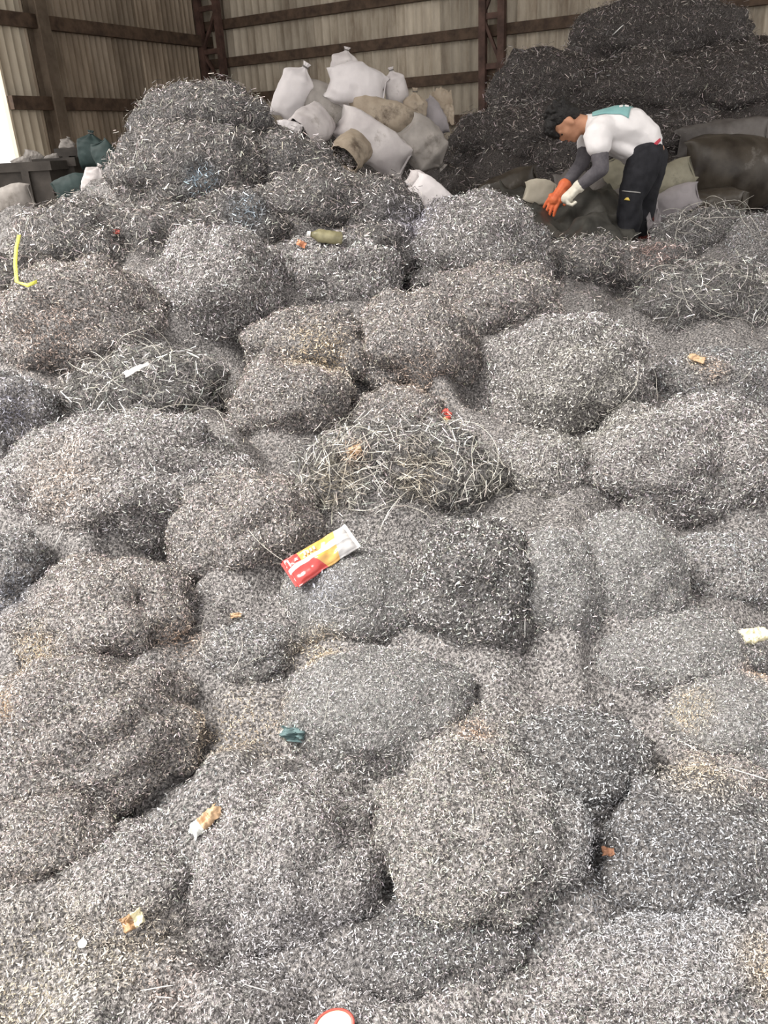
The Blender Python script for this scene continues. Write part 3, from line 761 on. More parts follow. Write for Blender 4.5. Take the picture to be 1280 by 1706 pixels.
sack('huge bulging dark sack at the right edge', 1215, 288, 6.6, 158, 118, -8, DARKB, 'sewn', group=G3, thick=.9, wr=.05)
sack('slack grey sack draped behind the huge dark sack', 1205, 232, 7.2, 150, 62, 4, DUSTY, 'sewn', group=G3, wr=.12)
sack('dark sack slumped under the right side of the huge dark sack', 1175, 338, 6.3, 130, 44, 0, DARKB, 'sewn', group=G3, wr=.1)
G4 = 'sacks by the bins at left'
sack('small pale sack tucked against the left slope of the heap', 158, 300, 5.3, 54, 38, 60, WHITE, 'tied', group=G4, wr=.09)
sack('light sack top showing at the left edge below the bins', 22, 332, 5.2, 64, 46, 10, GREYW, 'sewn', group=G4)
sack('dark teal sack next to the bins, upper one', 152, 250, 7.6, 60, 44, 80, TEAL, 'tied', group=G4)
sack('dark teal sack leaning on the left slope of the heap', 178, 265, 6.6, 54, 40, 110, TEAL, 'sewn', group=G4)
sack('dark teal sack low in front of the bins', 122, 312, 6.6, 64, 40, 10, TEAL, 'sewn', group=G4)
# rumpled sheets
def sheet(name, label, cat, px, py, Y, wpx, dpt, mat, amp=0.05, seed=1.0, tilt=0.1, rz=0.0, nu=34, nv=30, group=None):
    p = at(px, py, Y); w = wpx * mpp(p)
    V = []
    for i in range(nu):
        for jx in range(nv):
            u, v = i / (nu - 1) - .5, jx / (nv - 1) - .5
            ed = 1 + 0.12 * noise.noise(Vector((u * 4 + seed, v * 4, seed)))
            q = Vector((u * 3 + seed, v * 3.3, seed * 2))
            rg = 1 - abs(noise.noise(q * 1.3)) * 2
            V.append((u * w * ed, v * dpt * ed, amp * (noise.noise(q) * 1.4 + 0.6 * rg + 0.5 * noise.noise(q * 3)) + v * dpt * tilt))
    o = link(name, mesh_np(name, V, grid_faces(nu, nv), True), mat)
    o.location = tuple(p); o.rotation_euler.z = rz
    sm = o.modifiers.new('thickness', 'SOLIDIFY'); sm.thickness = 0.006
    return tag(o, label, cat, group)
sheet('tarpaulin', 'rumpled dark tarpaulin spread in front of the worker hands', 'tarpaulin', 945, 362, 5.75, 190, 0.95, sack_mat('dark_tarpaulin', (0.028, 0.027, 0.024), (0.075, 0.072, 0.064), (0.16, 0.155, 0.145), 0.6, 0.4), 0.09, 2.3, 0.28)
sheet('plastic_sheet', 'crumpled dirty plastic sheet beneath the worker arms', 'plastic sheet', 985, 325, 6.2, 110, 0.5, DUSTY, 0.07, 5.1, 0.5)
sheet('fabric_scrap', 'brown ragged cloth on the right end of the sack pile', 'cloth', 738, 178, 7.15, 34, 0.16, TANW, 0.025, 8.4, 1.6)
sheet('fabric_scrap', 'small grey cloth lying beside the worker boots', 'cloth', 1088, 362, 5.75, 26, 0.16, LILAC, 0.03, 3.2, 0.9)
# ------------------------------------------------------------------ bins on the left
m_bin = noise_mat('grimy_bin_steel', (0.04, 0.034, 0.03), (0.09, 0.078, 0.068), 4.0, 0.6, 0.2)
def bin_(label, px, py_top, Y, wpx, dpt, rz=0.35):
    p = at(px, py_top, Y); w = wpx * mpp(p); h = p[2]
    root = tag(empty('steel_bin', (p[0], p[1], 0)), label, 'bin', 'steel bins by the opening'); root.rotation_euler.z = rz
    t = 0.03
    for nm, lo, hi in (('side_panel', (-w / 2, 0, 0), (w / 2, t, h)), ('side_panel', (-w / 2, dpt - t, 0), (w / 2, dpt, h)),
                       ('side_panel', (-w / 2, t, 0), (-w / 2 + t, dpt - t, h)), ('side_panel', (w / 2 - t, t, 0), (w / 2, dpt - t, h)),
                       ('bottom', (-w / 2 + t, t, 0), (w / 2 - t, dpt - t, t))):
        bm = bmesh.new(); box_bm(bm, lo, hi); link(nm, bm_mesh(nm, bm), m_bin, root)
    bm = bmesh.new()
    for lo, hi in (((-w / 2 - .03, -.03, h - .05), (w / 2 + .03, 0, h + .02)), ((-w / 2 - .03, dpt, h - .05), (w / 2 + .03, dpt + .03, h + .02)),
                   ((-w / 2 - .03, 0, h - .05), (-w / 2, dpt, h + .02)), ((w / 2, 0, h - .05), (w / 2 + .03, dpt, h + .02))): box_bm(bm, lo, hi)
    link('rim', bm_mesh('rim', bm), m_bin, root)
    for k in (-0.25, 0.2):
        bm = bmesh.new(); box_bm(bm, (k * w - .03, -.035, 0), (k * w + .03, 0, h - .05)); link('stiffener', bm_mesh('stiffener', bm), m_bin, root)
    return root
bin_('wide dark steel bin in front of the bright opening', 15, 276, 7.2, 130, 1.0, 0.0)
bin_('dark steel bin right of the wide bin', 84, 268, 7.6, 74, 0.9, 0.0)
bin_('taller dark steel box behind the teal sacks', 122, 250, 8.4, 50, 0.7, 0.0)
for k, (px, py, Y, l, w, a, lab) in enumerate(((36, 270, 7.45, 34, 16, 10, 'pale rag lying on the rim of the wide bin, left one'), (56, 262, 7.7, 30, 20, -25, 'pale crumpled bag on the bin rim beside the column'),
                        (86, 264, 7.8, 24, 13, 15, 'pale rag on the rim of the right dark bin'), (112, 242, 8.5, 26, 24, 70, 'light bundle standing on the taller dark box'))):
    sack(lab, px, py, Y, l, w, a, GREYW, 'tied' if k == 3 else 'sewn', group='rags on the bins', name='rag_bundle', wr=.15)
# ------------------------------------------------------------------ the worker
m_skin = noise_mat('skin', (0.46, 0.225, 0.135), (0.56, 0.29, 0.18), 14.0, 0.5)
m_hair = noise_mat('black_hair', (0.008, 0.007, 0.007), (0.02, 0.018, 0.017), 60.0, 0.5, bump=0.6)
m_shirt = noise_mat('white_cotton', (0.76, 0.73, 0.73), (0.84, 0.81, 0.81), 7.0, 0.85)
m_print = noise_mat('teal_print', (0.20, 0.40, 0.40), (0.27, 0.48, 0.47), 12.0, 0.7)
m_sleeve = noise_mat('grey_arm_sleeve', (0.085, 0.078, 0.088), (0.125, 0.115, 0.125), 30.0, 0.8)
m_trous = noise_mat('black_trousers', (0.010, 0.010, 0.013), (0.022, 0.022, 0.027), 18.0, 0.8)
m_oglove = noise_mat('orange_rubber', (0.62, 0.13, 0.05), (0.78, 0.2, 0.08), 18.0, 0.5)
m_wglove = noise_mat('white_cotton_glove', (0.66, 0.62, 0.52), (0.78, 0.74, 0.64), 30.0, 0.9)
m_boot = noise_mat('dark_red_rubber', (0.09, 0.015, 0.012), (0.16, 0.03, 0.022), 12.0, 0.4)
m_red = plain('red_belt_pouch', (0.55, 0.05, 0.08))
m_yel = plain('yellow_badge', (0.75, 0.55, 0.12))
m_zip = plain('grey_zip', (0.35, 0.34, 0.33), 0.4, 0.5)
m_eye = plain('dark_eye', (0.02, 0.015, 0.012), 0.25)
def blob(name, balls, mat, parent, voxel=0.012, smooth=3):
    """one continuous skin round many overlapping balls (centre, radii, [rotation])"""
    bm = bmesh.new()
    for q in balls:
        c, r = q[0], q[1]; rr = (r, r, r) if np.isscalar(r) else r
        m = Matrix.Translation(Vector(c)) @ (q[2].to_4x4() if len(q) > 2 else Matrix.Identity(4)) @ Matrix.Diagonal((*rr, 1))
        bmesh.ops.create_icosphere(bm, subdivisions=2, radius=1.0, matrix=m)
    me = bpy.data.meshes.new(name + '_balls'); bm.to_mesh(me); bm.free()
    t = bpy.data.objects.new(name + '_tmp', me); COL.objects.link(t)
    md = t.modifiers.new('r', 'REMESH'); md.mode = 'VOXEL'; md.voxel_size = voxel
    ms = t.modifiers.new('s', 'SMOOTH'); ms.factor = 0.5; ms.iterations = smooth
    dg = bpy.context.evaluated_depsgraph_get()
    out = bpy.data.meshes.new_from_object(t.evaluated_get(dg)); out.name = name
    bpy.data.objects.remove(t); bpy.data.meshes.remove(me)
    for p in out.polygons: p.use_smooth = True
    out.materials.clear()
    return link(name, out, mat, parent)
def chain(pts, n=10):
    """balls along a polyline of (point, radius) pairs, tapering"""
    out = []
    for (p0, r0), (p1, r1) in zip(pts[:-1], pts[1:]):
        p0, p1 = np.array(p0), np.array(p1)
        for k in range(n + 1):
            u = k / n; r = np.array(r0) * (1 - u) + np.array(r1) * u
            out.append((p0 * (1 - u) + p1 * u, tuple(r) if np.ndim(r) else float(r)))
    return out
YP = 5.7
worker = empty('person', tuple(at(1060, 400, YP)))
tag(worker, 'bent-over worker in a white t-shirt and black trousers reaching into a sack', 'person')
WO = np.array(worker.location)
def W_(px, py, dy=0.0): return at(px, py, YP + dy) - WO
# joints
neck, chest, mid, hip = W_(974, 208), W_(1005, 212), W_(1045, 218), W_(1078, 250)
shL, shR = W_(996, 226, -.17), W_(984, 224, .17)
elL, wrL = W_(1002, 281, -.22), W_(961, 314, -.16)
elR, wrR = W_(970, 272, .12), W_(938, 313, .02)
hpL, knL, anL = W_(1076, 262, -.09), W_(1051, 330, -.11), W_(1046, 398, -.10)
hpR, knR, anR = W_(1082, 262, .10), W_(1072, 334, .12), W_(1074, 398, .10)
hc = W_(944, 203)
hup = np.array([-0.90, 0.0, 0.40]); hup /= np.linalg.norm(hup)
hfw = np.array([-0.42, 0.0, -0.90]); hfw /= np.linalg.norm(hfw)
hsd = np.array([0, -1.0, 0])                       # the side of the face towards the viewer
HR = Matrix((Vector(hfw), Vector(hsd), Vector(hup))).transposed()      # local x = face, y = near side, z = crown
def hd(f, s, u): return hc + hfw * f + hsd * s + hup * u
balls = [(hd(-.005, 0, .035), (.094, .074, .088), HR), (hd(.02, 0, -.02), (.078, .066, .085), HR), (hd(.04, 0, -.075), (.052, .05, .045), HR),
         (hd(.072, 0, -.098), (.022, .026, .02), HR), (hd(.098, 0, -.022), (.018, .013, .024), HR), (hd(.088, 0, .0), (.015, .012, .025), HR),
         (hd(.085, 0, -.066), (.014, .024, .012), HR), (hd(.078, .03, .018), (.014, .024, .01), HR), (hd(.078, -.03, .018), (.014, .024, .01), HR),
         (hd(-.005, .074, -.012), (.020, .010, .032), HR), (hd(-.005, -.074, -.012), (.020, .010, .032), HR)]
balls += chain([(hd(-.02, 0, -.05), .055), (neck, .058), (chest, (.09, .13, .09))], 6)
balls += chain([(chest, (.10, .14, .09)), (mid, (.10, .14, .10)), (hip, (.11, .14, .11))], 5)
for s_, e_, w_ in ((shL, elL, wrL), (shR, elR, wrR)): balls += chain([(chest * .3 + s_ * .7, .058), (s_, .056), (e_, .04), (w_, .026)], 9)
for h_, k_, a_2 in ((hpL, knL, anL), (hpR, knR, anR)): balls += chain([(h_, .085), (k_, .055), (a_2, .038)], 9)
body = blob('body', balls, m_skin, worker, 0.010, 3)
for s_ in (1, -1):
    bm = bmesh.new(); bmesh.ops.create_icosphere(bm, subdivisions=2, radius=0.010, matrix=Matrix.Translation(Vector(hd(.076, .030 * s_, .0))))
    link('eye', bm_mesh('eye', bm, True), m_eye, worker)
    blob('eyebrow', [(hd(.088, .030 * s_ + k * .008, .026 - abs(k) * .002), .006) for k in (-2, -1, 0, 1, 2)], m_hair, worker, 0.003, 1)
blob('mouth', [(hd(.097, k * .008, -.066), .0045) for k in (-2, -1, 0, 1, 2)], plain('lips', (0.35, 0.13, 0.1)), worker, 0.002, 1)
hb = [(hd(-.022, 0, .055), (.098, .082, .085), HR), (hd(-.05, 0, .01), (.064, .076, .075), HR), (hd(.055, 0, .088), (.05, .07, .042), HR), (hd(.092, 0, .066), (.03, .062, .034), HR)]
for k in range(46):
    a1, a2 = random.uniform(-1, 1), random.uniform(0, 1)
    hb.append((hd(.085 + .025 * random.random(), .055 * a1, .085 - .06 * a2), (.012, .009, .028), HR))
for k in range(40):
    th = random.uniform(0, 6.28); ph = random.uniform(0, 1.3)
    hb.append((hd(-.02 + .098 * math.sin(ph) * math.cos(th), .083 * math.sin(ph) * math.sin(th), .055 + .088 * math.cos(ph)), (.016, .012, .016), HR))
blob('hair', hb, m_hair, worker, 0.006, 1)
# t-shirt: back, sides hanging down to the belly, short sleeves
collar = W_(976, 207)
sh = chain([(W_(985, 211), (.060, .125, .080)), (W_(1005, 212), (.085, .175, .105)), (W_(1030, 214), (.10, .175, .135)), (W_(1055, 219), (.10, .165, .145)),
            (W_(1075, 232), (.09, .155, .125)), (W_(1083, 242), (.075, .150, .105))], 7)
sh += chain([(W_(1015, 240), (.05, .13, .06)), (W_(1035, 248), (.055, .14, .07)), (W_(1050, 258), (.04, .15, .055))], 6)      # loose front hanging
sh += chain([(W_(977, 207), (.020, .070, .062)), (W_(990, 210), (.05, .12, .075))], 5)
sh += chain([(W_(1046, 258), (.02, .13, .055)), (W_(1046, 270), (.014, .12, .022))], 4)
for s_, e_ in ((shL, elL), (shR, elR)):
    cuff = s_ * .72 + e_ * .28
    sh += chain([(chest * .35 + s_ * .65 + np.array([.02, 0, .02]), .09), (s_, .088), (cuff, .080)], 7)
shirt = blob('t_shirt', sh, m_shirt, worker, 0.012, 2)
cl = bpy.data.textures.new('cloth_folds', 'CLOUDS'); cl.noise_scale = 0.11
dm = shirt.modifiers.new('folds', 'DISPLACE'); dm.texture = cl; dm.strength = 0.022; dm.texture_coords = 'LOCAL'; dm.mid_level = 0.5
# printed panel on the back: a thin patch hugging the shirt
dg = bpy.context.evaluated_depsgraph_get(); se = shirt.evaluated_get(dg)
bvh = BVHTree.FromObject(shirt, dg)
def patch(name, corners, nu, nv, mat, bvh_, origin_dir, parent, off=0.004):
    """a patch between four points (photo pixel, depth offset), dropped on the surface along origin_dir"""
    V = []
    for i in range(nu):
        for jx in range(nv):
            u, v = i / (nu - 1), jx / (nv - 1)
            p = (corners[0] * (1 - u) * (1 - v) + corners[1] * u * (1 - v) + corners[2] * u * v + corners[3] * (1 - u) * v)
            o_ = Vector(p) - Vector(origin_dir) * 0.6
            h_, nn_, _, _ = bvh_.ray_cast(o_, Vector(origin_dir), 1.5)
            if h_ is None: h_, nn_ = Vector(p), -Vector(origin_dir)
            V.append(tuple(h_ + nn_ * off))
    me = mesh_np(name, V, grid_faces(nu, nv), True); o = link(name, me, mat, parent)
    sm = o.modifiers.new('t', 'SOLIDIFY'); sm.thickness = 0.003; sm.offset = 1
    return o
pr = patch('back_print', [W_(987, 195, -.08), W_(1047, 195, -.155), W_(1058, 195, .12), W_(987, 195, .12)], 16, 12, m_print, bvh, (0, 0, -1), shirt)
for dx in (0, 9):
    patch('print_lettering', [W_(1031 + dx, 195, -.085), W_(1037 + dx, 195, -.085), W_(1037 + dx, 195, -.035), W_(1031 + dx, 195, -.035)], 5, 5, m_shirt, bvh, (0, 0, -1), shirt, 0.008)
# arm sleeves and gloves
for s_, e_, w_ in ((shL, elL, wrL), (shR, elR, wrR)):
    blob('arm_sleeve', chain([(s_ * .75 + e_ * .25, .062), (e_, .051), (w_, .036)], 12), m_sleeve, worker, 0.009, 2)
def glove(name, wr, el, mat, palm_dir, spread, curl, size=1.0, tuck=False):
    d = np.array(palm_dir, float); d /= np.linalg.norm(d)
    side = np.cross(d, np.array([0, 1.0, 0.0])); side /= np.linalg.norm(side)
    lat = np.array(spread, float); lat -= d * lat.dot(d); lat /= np.linalg.norm(lat)
    pn = np.cross(d, lat)                                # palm normal
    bl = chain([(wr + (np.array(el) - wr) * .10, .042 * size), (wr, .036 * size)], 4)
    pc = wr + d * .055 * size
    bl += chain([(wr + d * .01, .034 * size), (wr + d * .085 * size + lat * .0, .036 * size)], 5)
    for k in (-1.5, -.5, .5, 1.5): bl.append((wr + d * .075 * size + lat * k * .021 * size, .019 * size))
    for k, ln in zip((-1.5, -.5, .5, 1.5), (.066, .076, .070, .054)):
        p0 = wr + d * .085 * size + lat * k * .022 * size; seg = ln * size / 2.4; dd = d.copy(); pts = [(p0, .0115 * size)]
        for q in range(3):
            dd = d * math.cos(curl * (q + 1)) + pn * math.sin(curl * (q + 1)); p0 = p0 + dd * seg + lat * k * .002; pts.append((p0, (.011 - .001 * q) * size))
        bl += chain(pts, 5)
    t0 = wr + d * .025 * size - lat * .030 * size; td = (d * .9 + pn * .25) * .55 if tuck else (d * .65 - lat * .6 + pn * .45); td /= (np.linalg.norm(td) * (1.9 if tuck else 1))
    bl += chain([(t0, .015 * size), (t0 + td * .035 * size, .0135 * size), (t0 + td * .035 * size + (td + (pn * .3 if tuck else d)) * (.012 if tuck else .016) * size, .011 * size)], 5)
    return blob(name, bl, mat, worker, 0.0045, 1)
glove('orange_glove', wrR, elR, m_oglove, (-.62, -.25, -.75), (-.5, .55, .5), 0.22, 1.1)
glove('white_glove', wrL, elL, m_wglove, (-.72, .05, -.66), (0, 1, 0), 1.0, 1.0, True)
# trousers, boots and details
tr = chain([(W_(1080, 247), (.10, .155, .10)), (W_(1080, 260), (.105, .16, .11))], 4)
for h_, k_, a_2 in ((hpL, knL, anL), (hpR, knR, anR)):
    tr += chain([(h_, (.125, .10, .115)), (h_ * .45 + k_ * .55, (.105, .095, .10)), (k_, (.085, .085, .09)), (a_2 * .75 + k_ * .25, (.078, .08, .08))] + ([(a_2, (.072, .075, .07))] if a_2 is anL else []), 9)
trous = blob('trousers', tr, m_trous, worker, 0.011, 2)
dm = trous.modifiers.new('folds', 'DISPLACE'); dm.texture = cl; dm.strength = 0.03; dm.texture_coords = 'LOCAL'
dg = bpy.context.evaluated_depsgraph_get(); bvt = BVHTree.FromObject(trous, dg)
vd = tuple(np.array(ray(1045, 320)) / np.linalg.norm(ray(1045, 320)))
patch('pocket_zip', [W_(1037, 317, -.2), W_(1067, 320, -.2), W_(1067, 322, -.2), W_(1037, 319, -.2)], 12, 3, m_zip, bvt, vd, trous)
patch('pocket_badge', [W_(1041, 333, -.2), W_(1050, 334, -.2), W_(1047.5, 329, -.2), W_(1044, 329, -.2)], 4, 4, m_yel, bvt, vd, trous)
patch('belt_pouch', [W_(1088, 240, -.2), W_(1100, 229, -.2), W_(1101, 234, -.2), W_(1091, 245, -.2)], 6, 6, m_red, bvh, vd, worker, 0.006)
for a_2 in (anL, anR):
    bl = chain([(a_2 + np.array([0, 0, .12 if a_2 is anR else .05]), .068), (a_2 + np.array([0, 0, -.14]), .058)], 8)
    bl += chain([(a_2 + np.array([.0, 0, -.16]), (.06, .05, .04)), (a_2 + np.array([-.14, 0, -.17]), (.055, .048, .034))], 6)
    blob('rubber_boot', bl, m_boot, worker, 0.011, 2)
# ------------------------------------------------------------------ long strands on the tangles (each one a part of its tangle)
m_strand = noise_mat('strand_metal', (0.40, 0.385, 0.35), (0.64, 0.61, 0.55), 30.0, 0.38, 0.45)
def tube(name, pts, rad, mat=None, sides=5, taper=True):
    pts = [Vector(p) for p in pts]; V, F = [], []
    nrm0 = None
    for i, p in enumerate(pts):
        t = (pts[min(i + 1, len(pts) - 1)] - pts[max(i - 1, 0)]).normalized()
        n0 = (t.orthogonal() if nrm0 is None else (nrm0 - t * nrm0.dot(t))).normalized(); nrm0 = n0; b0 = t.cross(n0)
        r = rad * (0.55 if taper and i in (0, len(pts) - 1) else 1)
        for k in range(sides):
            A = 2 * math.pi * k / sides; V.append(p + n0 * (math.cos(A) * r) + b0 * (math.sin(A) * r))
    for i in range(len(pts) - 1):
        for k in range(sides): F.append((i * sides + k, i * sides + (k + 1) % sides, (i + 1) * sides + (k + 1) % sides, (i + 1) * sides + k))
    me = mesh_np(name, [v[:] for v in V], F, True)
    if mat: me.materials.append(mat)
    return me
STR = []
for k in range(12):
    L_, th = random.uniform(.5, 1.0), random.uniform(0.3, 2.6); pts = []
    for i in range(13):
        u = i / 12 - .5; r_ = L_ / th
        pts.append((r_ * math.sin(u * th), r_ * (math.cos(u * th) - math.cos(th / 2)) * 0.9, -0.9 * u * u * L_ * 0.5 + 0.03 * noise.noise(Vector((u * 4, k * 3.1, 0)))))
    STR.append(tube('strand', pts, 0.0042, m_strand, 4))
def strands(i, n, length, seed, spread=1.0):
    random.seed(seed); c, r = ELL[i]; root = CLUMPS[i]
    for k in range(n):
        for _ in range(60):
            v = np.array([random.gauss(0, 1), random.gauss(-.35, 1), random.gauss(.6, 1)]); v /= np.linalg.norm(v)
            if v[2] > -0.25 and v[1] < 0.6: break
        d0 = Vector(v * r * spread).normalized()
        far_ = Vector(c) + d0 * 3.0 * float(max(r))
        p, nn, _, _ = SURF.ray_cast(far_, -d0, 6.0 * float(max(r)))
        if p is None: continue
        if nn.dot(d0) < 0: nn = -nn
        sc_ = random.uniform(*length)
        q = nn.to_track_quat('Z', 'Y') @ Euler((random.gauss(0, .12), random.gauss(0, .12), random.uniform(0, 6.28))).to_quaternion()
        o = link('strand', random.choice(STR), None, root)
        o.matrix_basis = Matrix.Translation(p + nn * (0.012 + 0.05 * sc_ * random.random()) - Vector(c)) @ q.to_matrix().to_4x4() @ Matrix.Diagonal((sc_, sc_, sc_, 1))
def find(txt): return [i for i, q in enumerate(CL) if txt in q[6]][0]
strands(find('mound of long pale wire'), 110, (.16, .40), 3)
strands(find('straw-like strands'), 50, (.16, .38), 4)
strands(find('looping wire right'), 46, (.25, .55), 5)
strands(find('coarse bright strands'), 40, (.16, .36), 6)
strands(find('low tangle of grey strands'), 30, (.07, .18), 8)
strands(find('rust-speckled clump with loose'), 14, (.08, .16), 9)
strands(find('round olive-grey clump'), 12, (.18, .34), 10)
strands(find('topmost clump'), 16, (.14, .30), 12)
random.seed(5)
# ------------------------------------------------------------------ litter
def on_surface(px, py, lift=0.012):
    p, n = surf(px, py); v = (CAM - p) / np.linalg.norm(CAM - p); w = n + v; return p + w / np.linalg.norm(w) * lift, n
def basis(n, px, py, ang):
    """x along the photo direction ang, lying in the surface with normal n"""
    a = math.radians(ang); x = RIGHT * math.cos(a) + UP * math.sin(a); x = x - n * (x @ n); x /= np.linalg.norm(x); y = np.cross(n, x)
    return Matrix(((x[0], y[0], n[0], 0), (x[1], y[1], n[1], 0), (x[2], y[2], n[2], 0), (0, 0, 0, 1)))
def tilt_to_cam(p, n, k):
    v = (CAM - p) / np.linalg.norm(CAM - p); m = n * (1 - k) + v * k; return m / np.linalg.norm(m)
# snack packet -----------------------------------------------------
m_pk, nt, b = newmat('printed_snack_film')
t = nt.nodes.new('ShaderNodeTexCoord'); sp = nt.nodes.new('ShaderNodeSeparateXYZ'); nt.links.new(t.outputs['Object'], sp.inputs[0])
def math_(op, a, bv, c=None):
    n = nt.nodes.new('ShaderNodeMath'); n.operation = op
    for k, v in enumerate((a, bv) if c is None else (a, bv, c)):
        if isinstance(v, (int, float)): n.inputs[k].default_value = v
        else: nt.links.new(v, n.inputs[k])
    return n.outputs[0]
def mixc(f, a, bv):
    n = nt.nodes.new('ShaderNodeMix'); n.data_type = 'RGBA'; nt.links.new(f, n.inputs[0])
    for k, v in ((6, a), (7, bv)):
        if isinstance(v, tuple): n.inputs[k].default_value = (*v, 1)
        else: nt.links.new(v, n.inputs[k])
    return n.outputs[2]
X, Yc = sp.outputs[0], sp.outputs[1]      # packet spans -0.5..0.5 along x, -0.25..0.25 along y
PKRED, PKGOLD, PKWHITE = (0.50, 0.05, 0.045), (0.60, 0.34, 0.09), (0.72, 0.70, 0.68)
slant = math_('ADD', X, math_('MULTIPLY', Yc, 0.5))
col = mixc(math_('GREATER_THAN', math_('ADD', X, math_('MULTIPLY', Yc, -0.3)), 0.26), PKGOLD, (0.42, 0.41, 0.41))
lowred = math_('MULTIPLY', math_('LESS_THAN', slant, -0.12), math_('LESS_THAN', Yc, -0.02)); col = mixc(lowred, col, PKRED)
upred = math_('MULTIPLY', math_('LESS_THAN', X, -0.27), math_('GREATER_THAN', Yc, 0.06)); col = mixc(upred, col, PKRED)
stripe = math_('MULTIPLY', math_('GREATER_THAN', Yc, -0.02), math_('LESS_THAN', Yc, 0.06)); col = mixc(stripe, col, PKWHITE)
nt.links.new(col, b.inputs['Base Color']); b.inputs['Roughness'].default_value = 0.28; b.inputs['Coat Weight'].default_value = 0.4
p, n = on_surface(536, 930, 0.02); n = tilt_to_cam(p, n, 0.55)
Lk = 122 * mpp(p) * 0.98; nu, nv = 36, 22
V, F = [], []
for side in (1, -1):
    for i in range(nu):
        for jx in range(nv):
            u, v = i / (nu - 1) * 2 - 1, jx / (nv - 1) * 2 - 1
            h = 0.085 * max(0, (1 - abs(v) ** 2.2)) ** .7 * max(0, (1 - abs(u * 1.02) ** 6)) ** .5 + 0.006
            h *= 1 + 0.6 * noise.noise(Vector((u * 2.4, v * 1.8, 2.0))) + 0.12 * noise.noise(Vector((u * 9, v * 3, 5.0)))
            V.append((u * .5 + .012 * noise.noise(Vector((v * 3, 7, 0))), v * .25 * (1 - .05 * u + .06 * noise.noise(Vector((u * 3, 1, v))) - .05 * (1 - u * u)), side * h + 0.012 * noise.noise(Vector((u * 5, v * 4, 0)))))
F = list(map(tuple, grid_faces(nu, nv))); F2 = [tuple(k + nu * nv for k in f[::-1]) for f in F]
rim = [i * nv for i in range(nu)] + [(nu - 1) * nv + jx for jx in range(1, nv)] + [i * nv + nv - 1 for i in range(nu - 2, -1, -1)] + [jx for jx in range(nv - 2, 0, -1)]
F3 = [(rim[k], rim[(k + 1) % len(rim)], rim[(k + 1) % len(rim)] + nu * nv, rim[k] + nu * nv) for k in range(len(rim))]
pk = empty('snack_packet', tuple(p)); tag(pk, 'red, gold and white crinkled snack packet lying on the turnings', 'packet')
BM = basis(n, 536, 930, 37)
pk.matrix_world = Matrix.Translation(Vector(p)) @ BM @ Matrix.Diagonal((Lk, Lk * .88, Lk * 1.15, 1))
link('printed_pouch', mesh_np('printed_pouch', V, F + F2 + F3, True), m_pk, pk)
m_white = plain('white_film', (0.8, 0.78, 0.76), 0.35); m_pkred = plain('red_print', PKRED, 0.35); m_pink = plain('pink_print', (0.82, 0.45, 0.45), 0.4)
for nm, x, mt in (('crimped_end', .515, m_white), ('crimped_end', -.512, m_pkred)):
    bm = bmesh.new()
    for k in range(5): box_bm(bm, (x - .02 + .008 * k, -.235, -.006 + .004 * (k % 2)), (x - .012 + .008 * k, .235, .006 + .004 * (k % 2)))
    link(nm, bm_mesh(nm, bm), mt, pk)
def decal(nm, poly, mt, z):
    bm = bmesh.new(); lo = [bm.verts.new((x, y, z - .012)) for x, y in poly]; hi = [bm.verts.new((x, y, z)) for x, y in poly]
    bm.faces.new(hi); bm.faces.new(lo[::-1])
    for k in range(len(poly)): bm.faces.new((lo[k], lo[(k + 1) % len(poly)], hi[(k + 1) % len(poly)], hi[k]))
    link(nm, bm_mesh(nm, bm), mt, pk)
decal('printed_emblem', [(-.36, .10), (-.30, .10), (-.33, .15)], m_white, .088)
decal('printed_band', [(-.445, .07), (-.425, .07), (-.425, .19), (-.445, .19)], m_white, .074)
for k in range(4):
    decal('printed_letter', [(-.20 + k * .05, .095), (-.17 + k * .05, .095), (-.165 + k * .05, .15), (-.195 + k * .05, .15)], m_pink, .094)
# crumpled scraps ---------------------------------------------------
def crumple(name, label, cat, px, py, w, h, ang, mats, amp=0.25, seed=1.0, lift=0.01, tilt=0.4, fold=0.0, nu=16, nv=12, taper=0.0, group='litter scraps on the turnings'):
    """a crumpled film w x h photo pixels; a second material covers one end as a part of its own"""
    p, n = on_surface(px, py, lift); n = tilt_to_cam(p, n, tilt); m = mpp(p); W_2, H_2 = w * m, h * m
    root = empty(name, tuple(p)); tag(root, label, cat, group)
    BM = basis(n, px, py, ang)
    def pt(u, v):
        q = Vector((u * 2.3 + seed, v * 2.3 - seed, seed * 2))
        z = amp * H_2 * (noise.noise(q) * 1.2 + (1 - 2 * abs(noise.noise(q * 2.1))) * .5 + fold * (1 - v * v * 4) + .3 * noise.noise(q * 5))
        ed = 1 + .22 * noise.noise(Vector((u * 5 + seed, v * 5, 3)))
        return (u * W_2 * ed, v * H_2 * ed * (1 - taper * (u + .5)), z)
    k = len(mats); cuts = np.linspace(0, 1, k + 1)
    for s_ in range(k):
        V = [pt(cuts[s_] + (cuts[s_ + 1] - cuts[s_]) * i / (nu - 1) - .5, jx / (nv - 1) - .5) for i in range(nu) for jx in range(nv)]
        me = mesh_np('film' if s_ == 0 else 'printed_end', V, grid_faces(nu, nv), True); me.transform(BM)
        o = link(me.name.split('.')[0], me, mats[s_], root)
        sm = o.modifiers.new('t', 'SOLIDIFY'); sm.thickness = max(0.0012, 0.02 * H_2)
    return root
m_or = plain('orange_film', (0.62, 0.27, 0.15), 0.4); m_br = plain('brown_film', (0.36, 0.22, 0.12), 0.5); m_tanf = plain('tan_film', (0.50, 0.34, 0.21), 0.45)
m_cr = plain('cream_film', (0.76, 0.70, 0.48), 0.5); m_rd = plain('red_film', (0.50, 0.09, 0.07), 0.4); m_ylf = plain('yellow_strap', (0.72, 0.70, 0.12), 0.45)
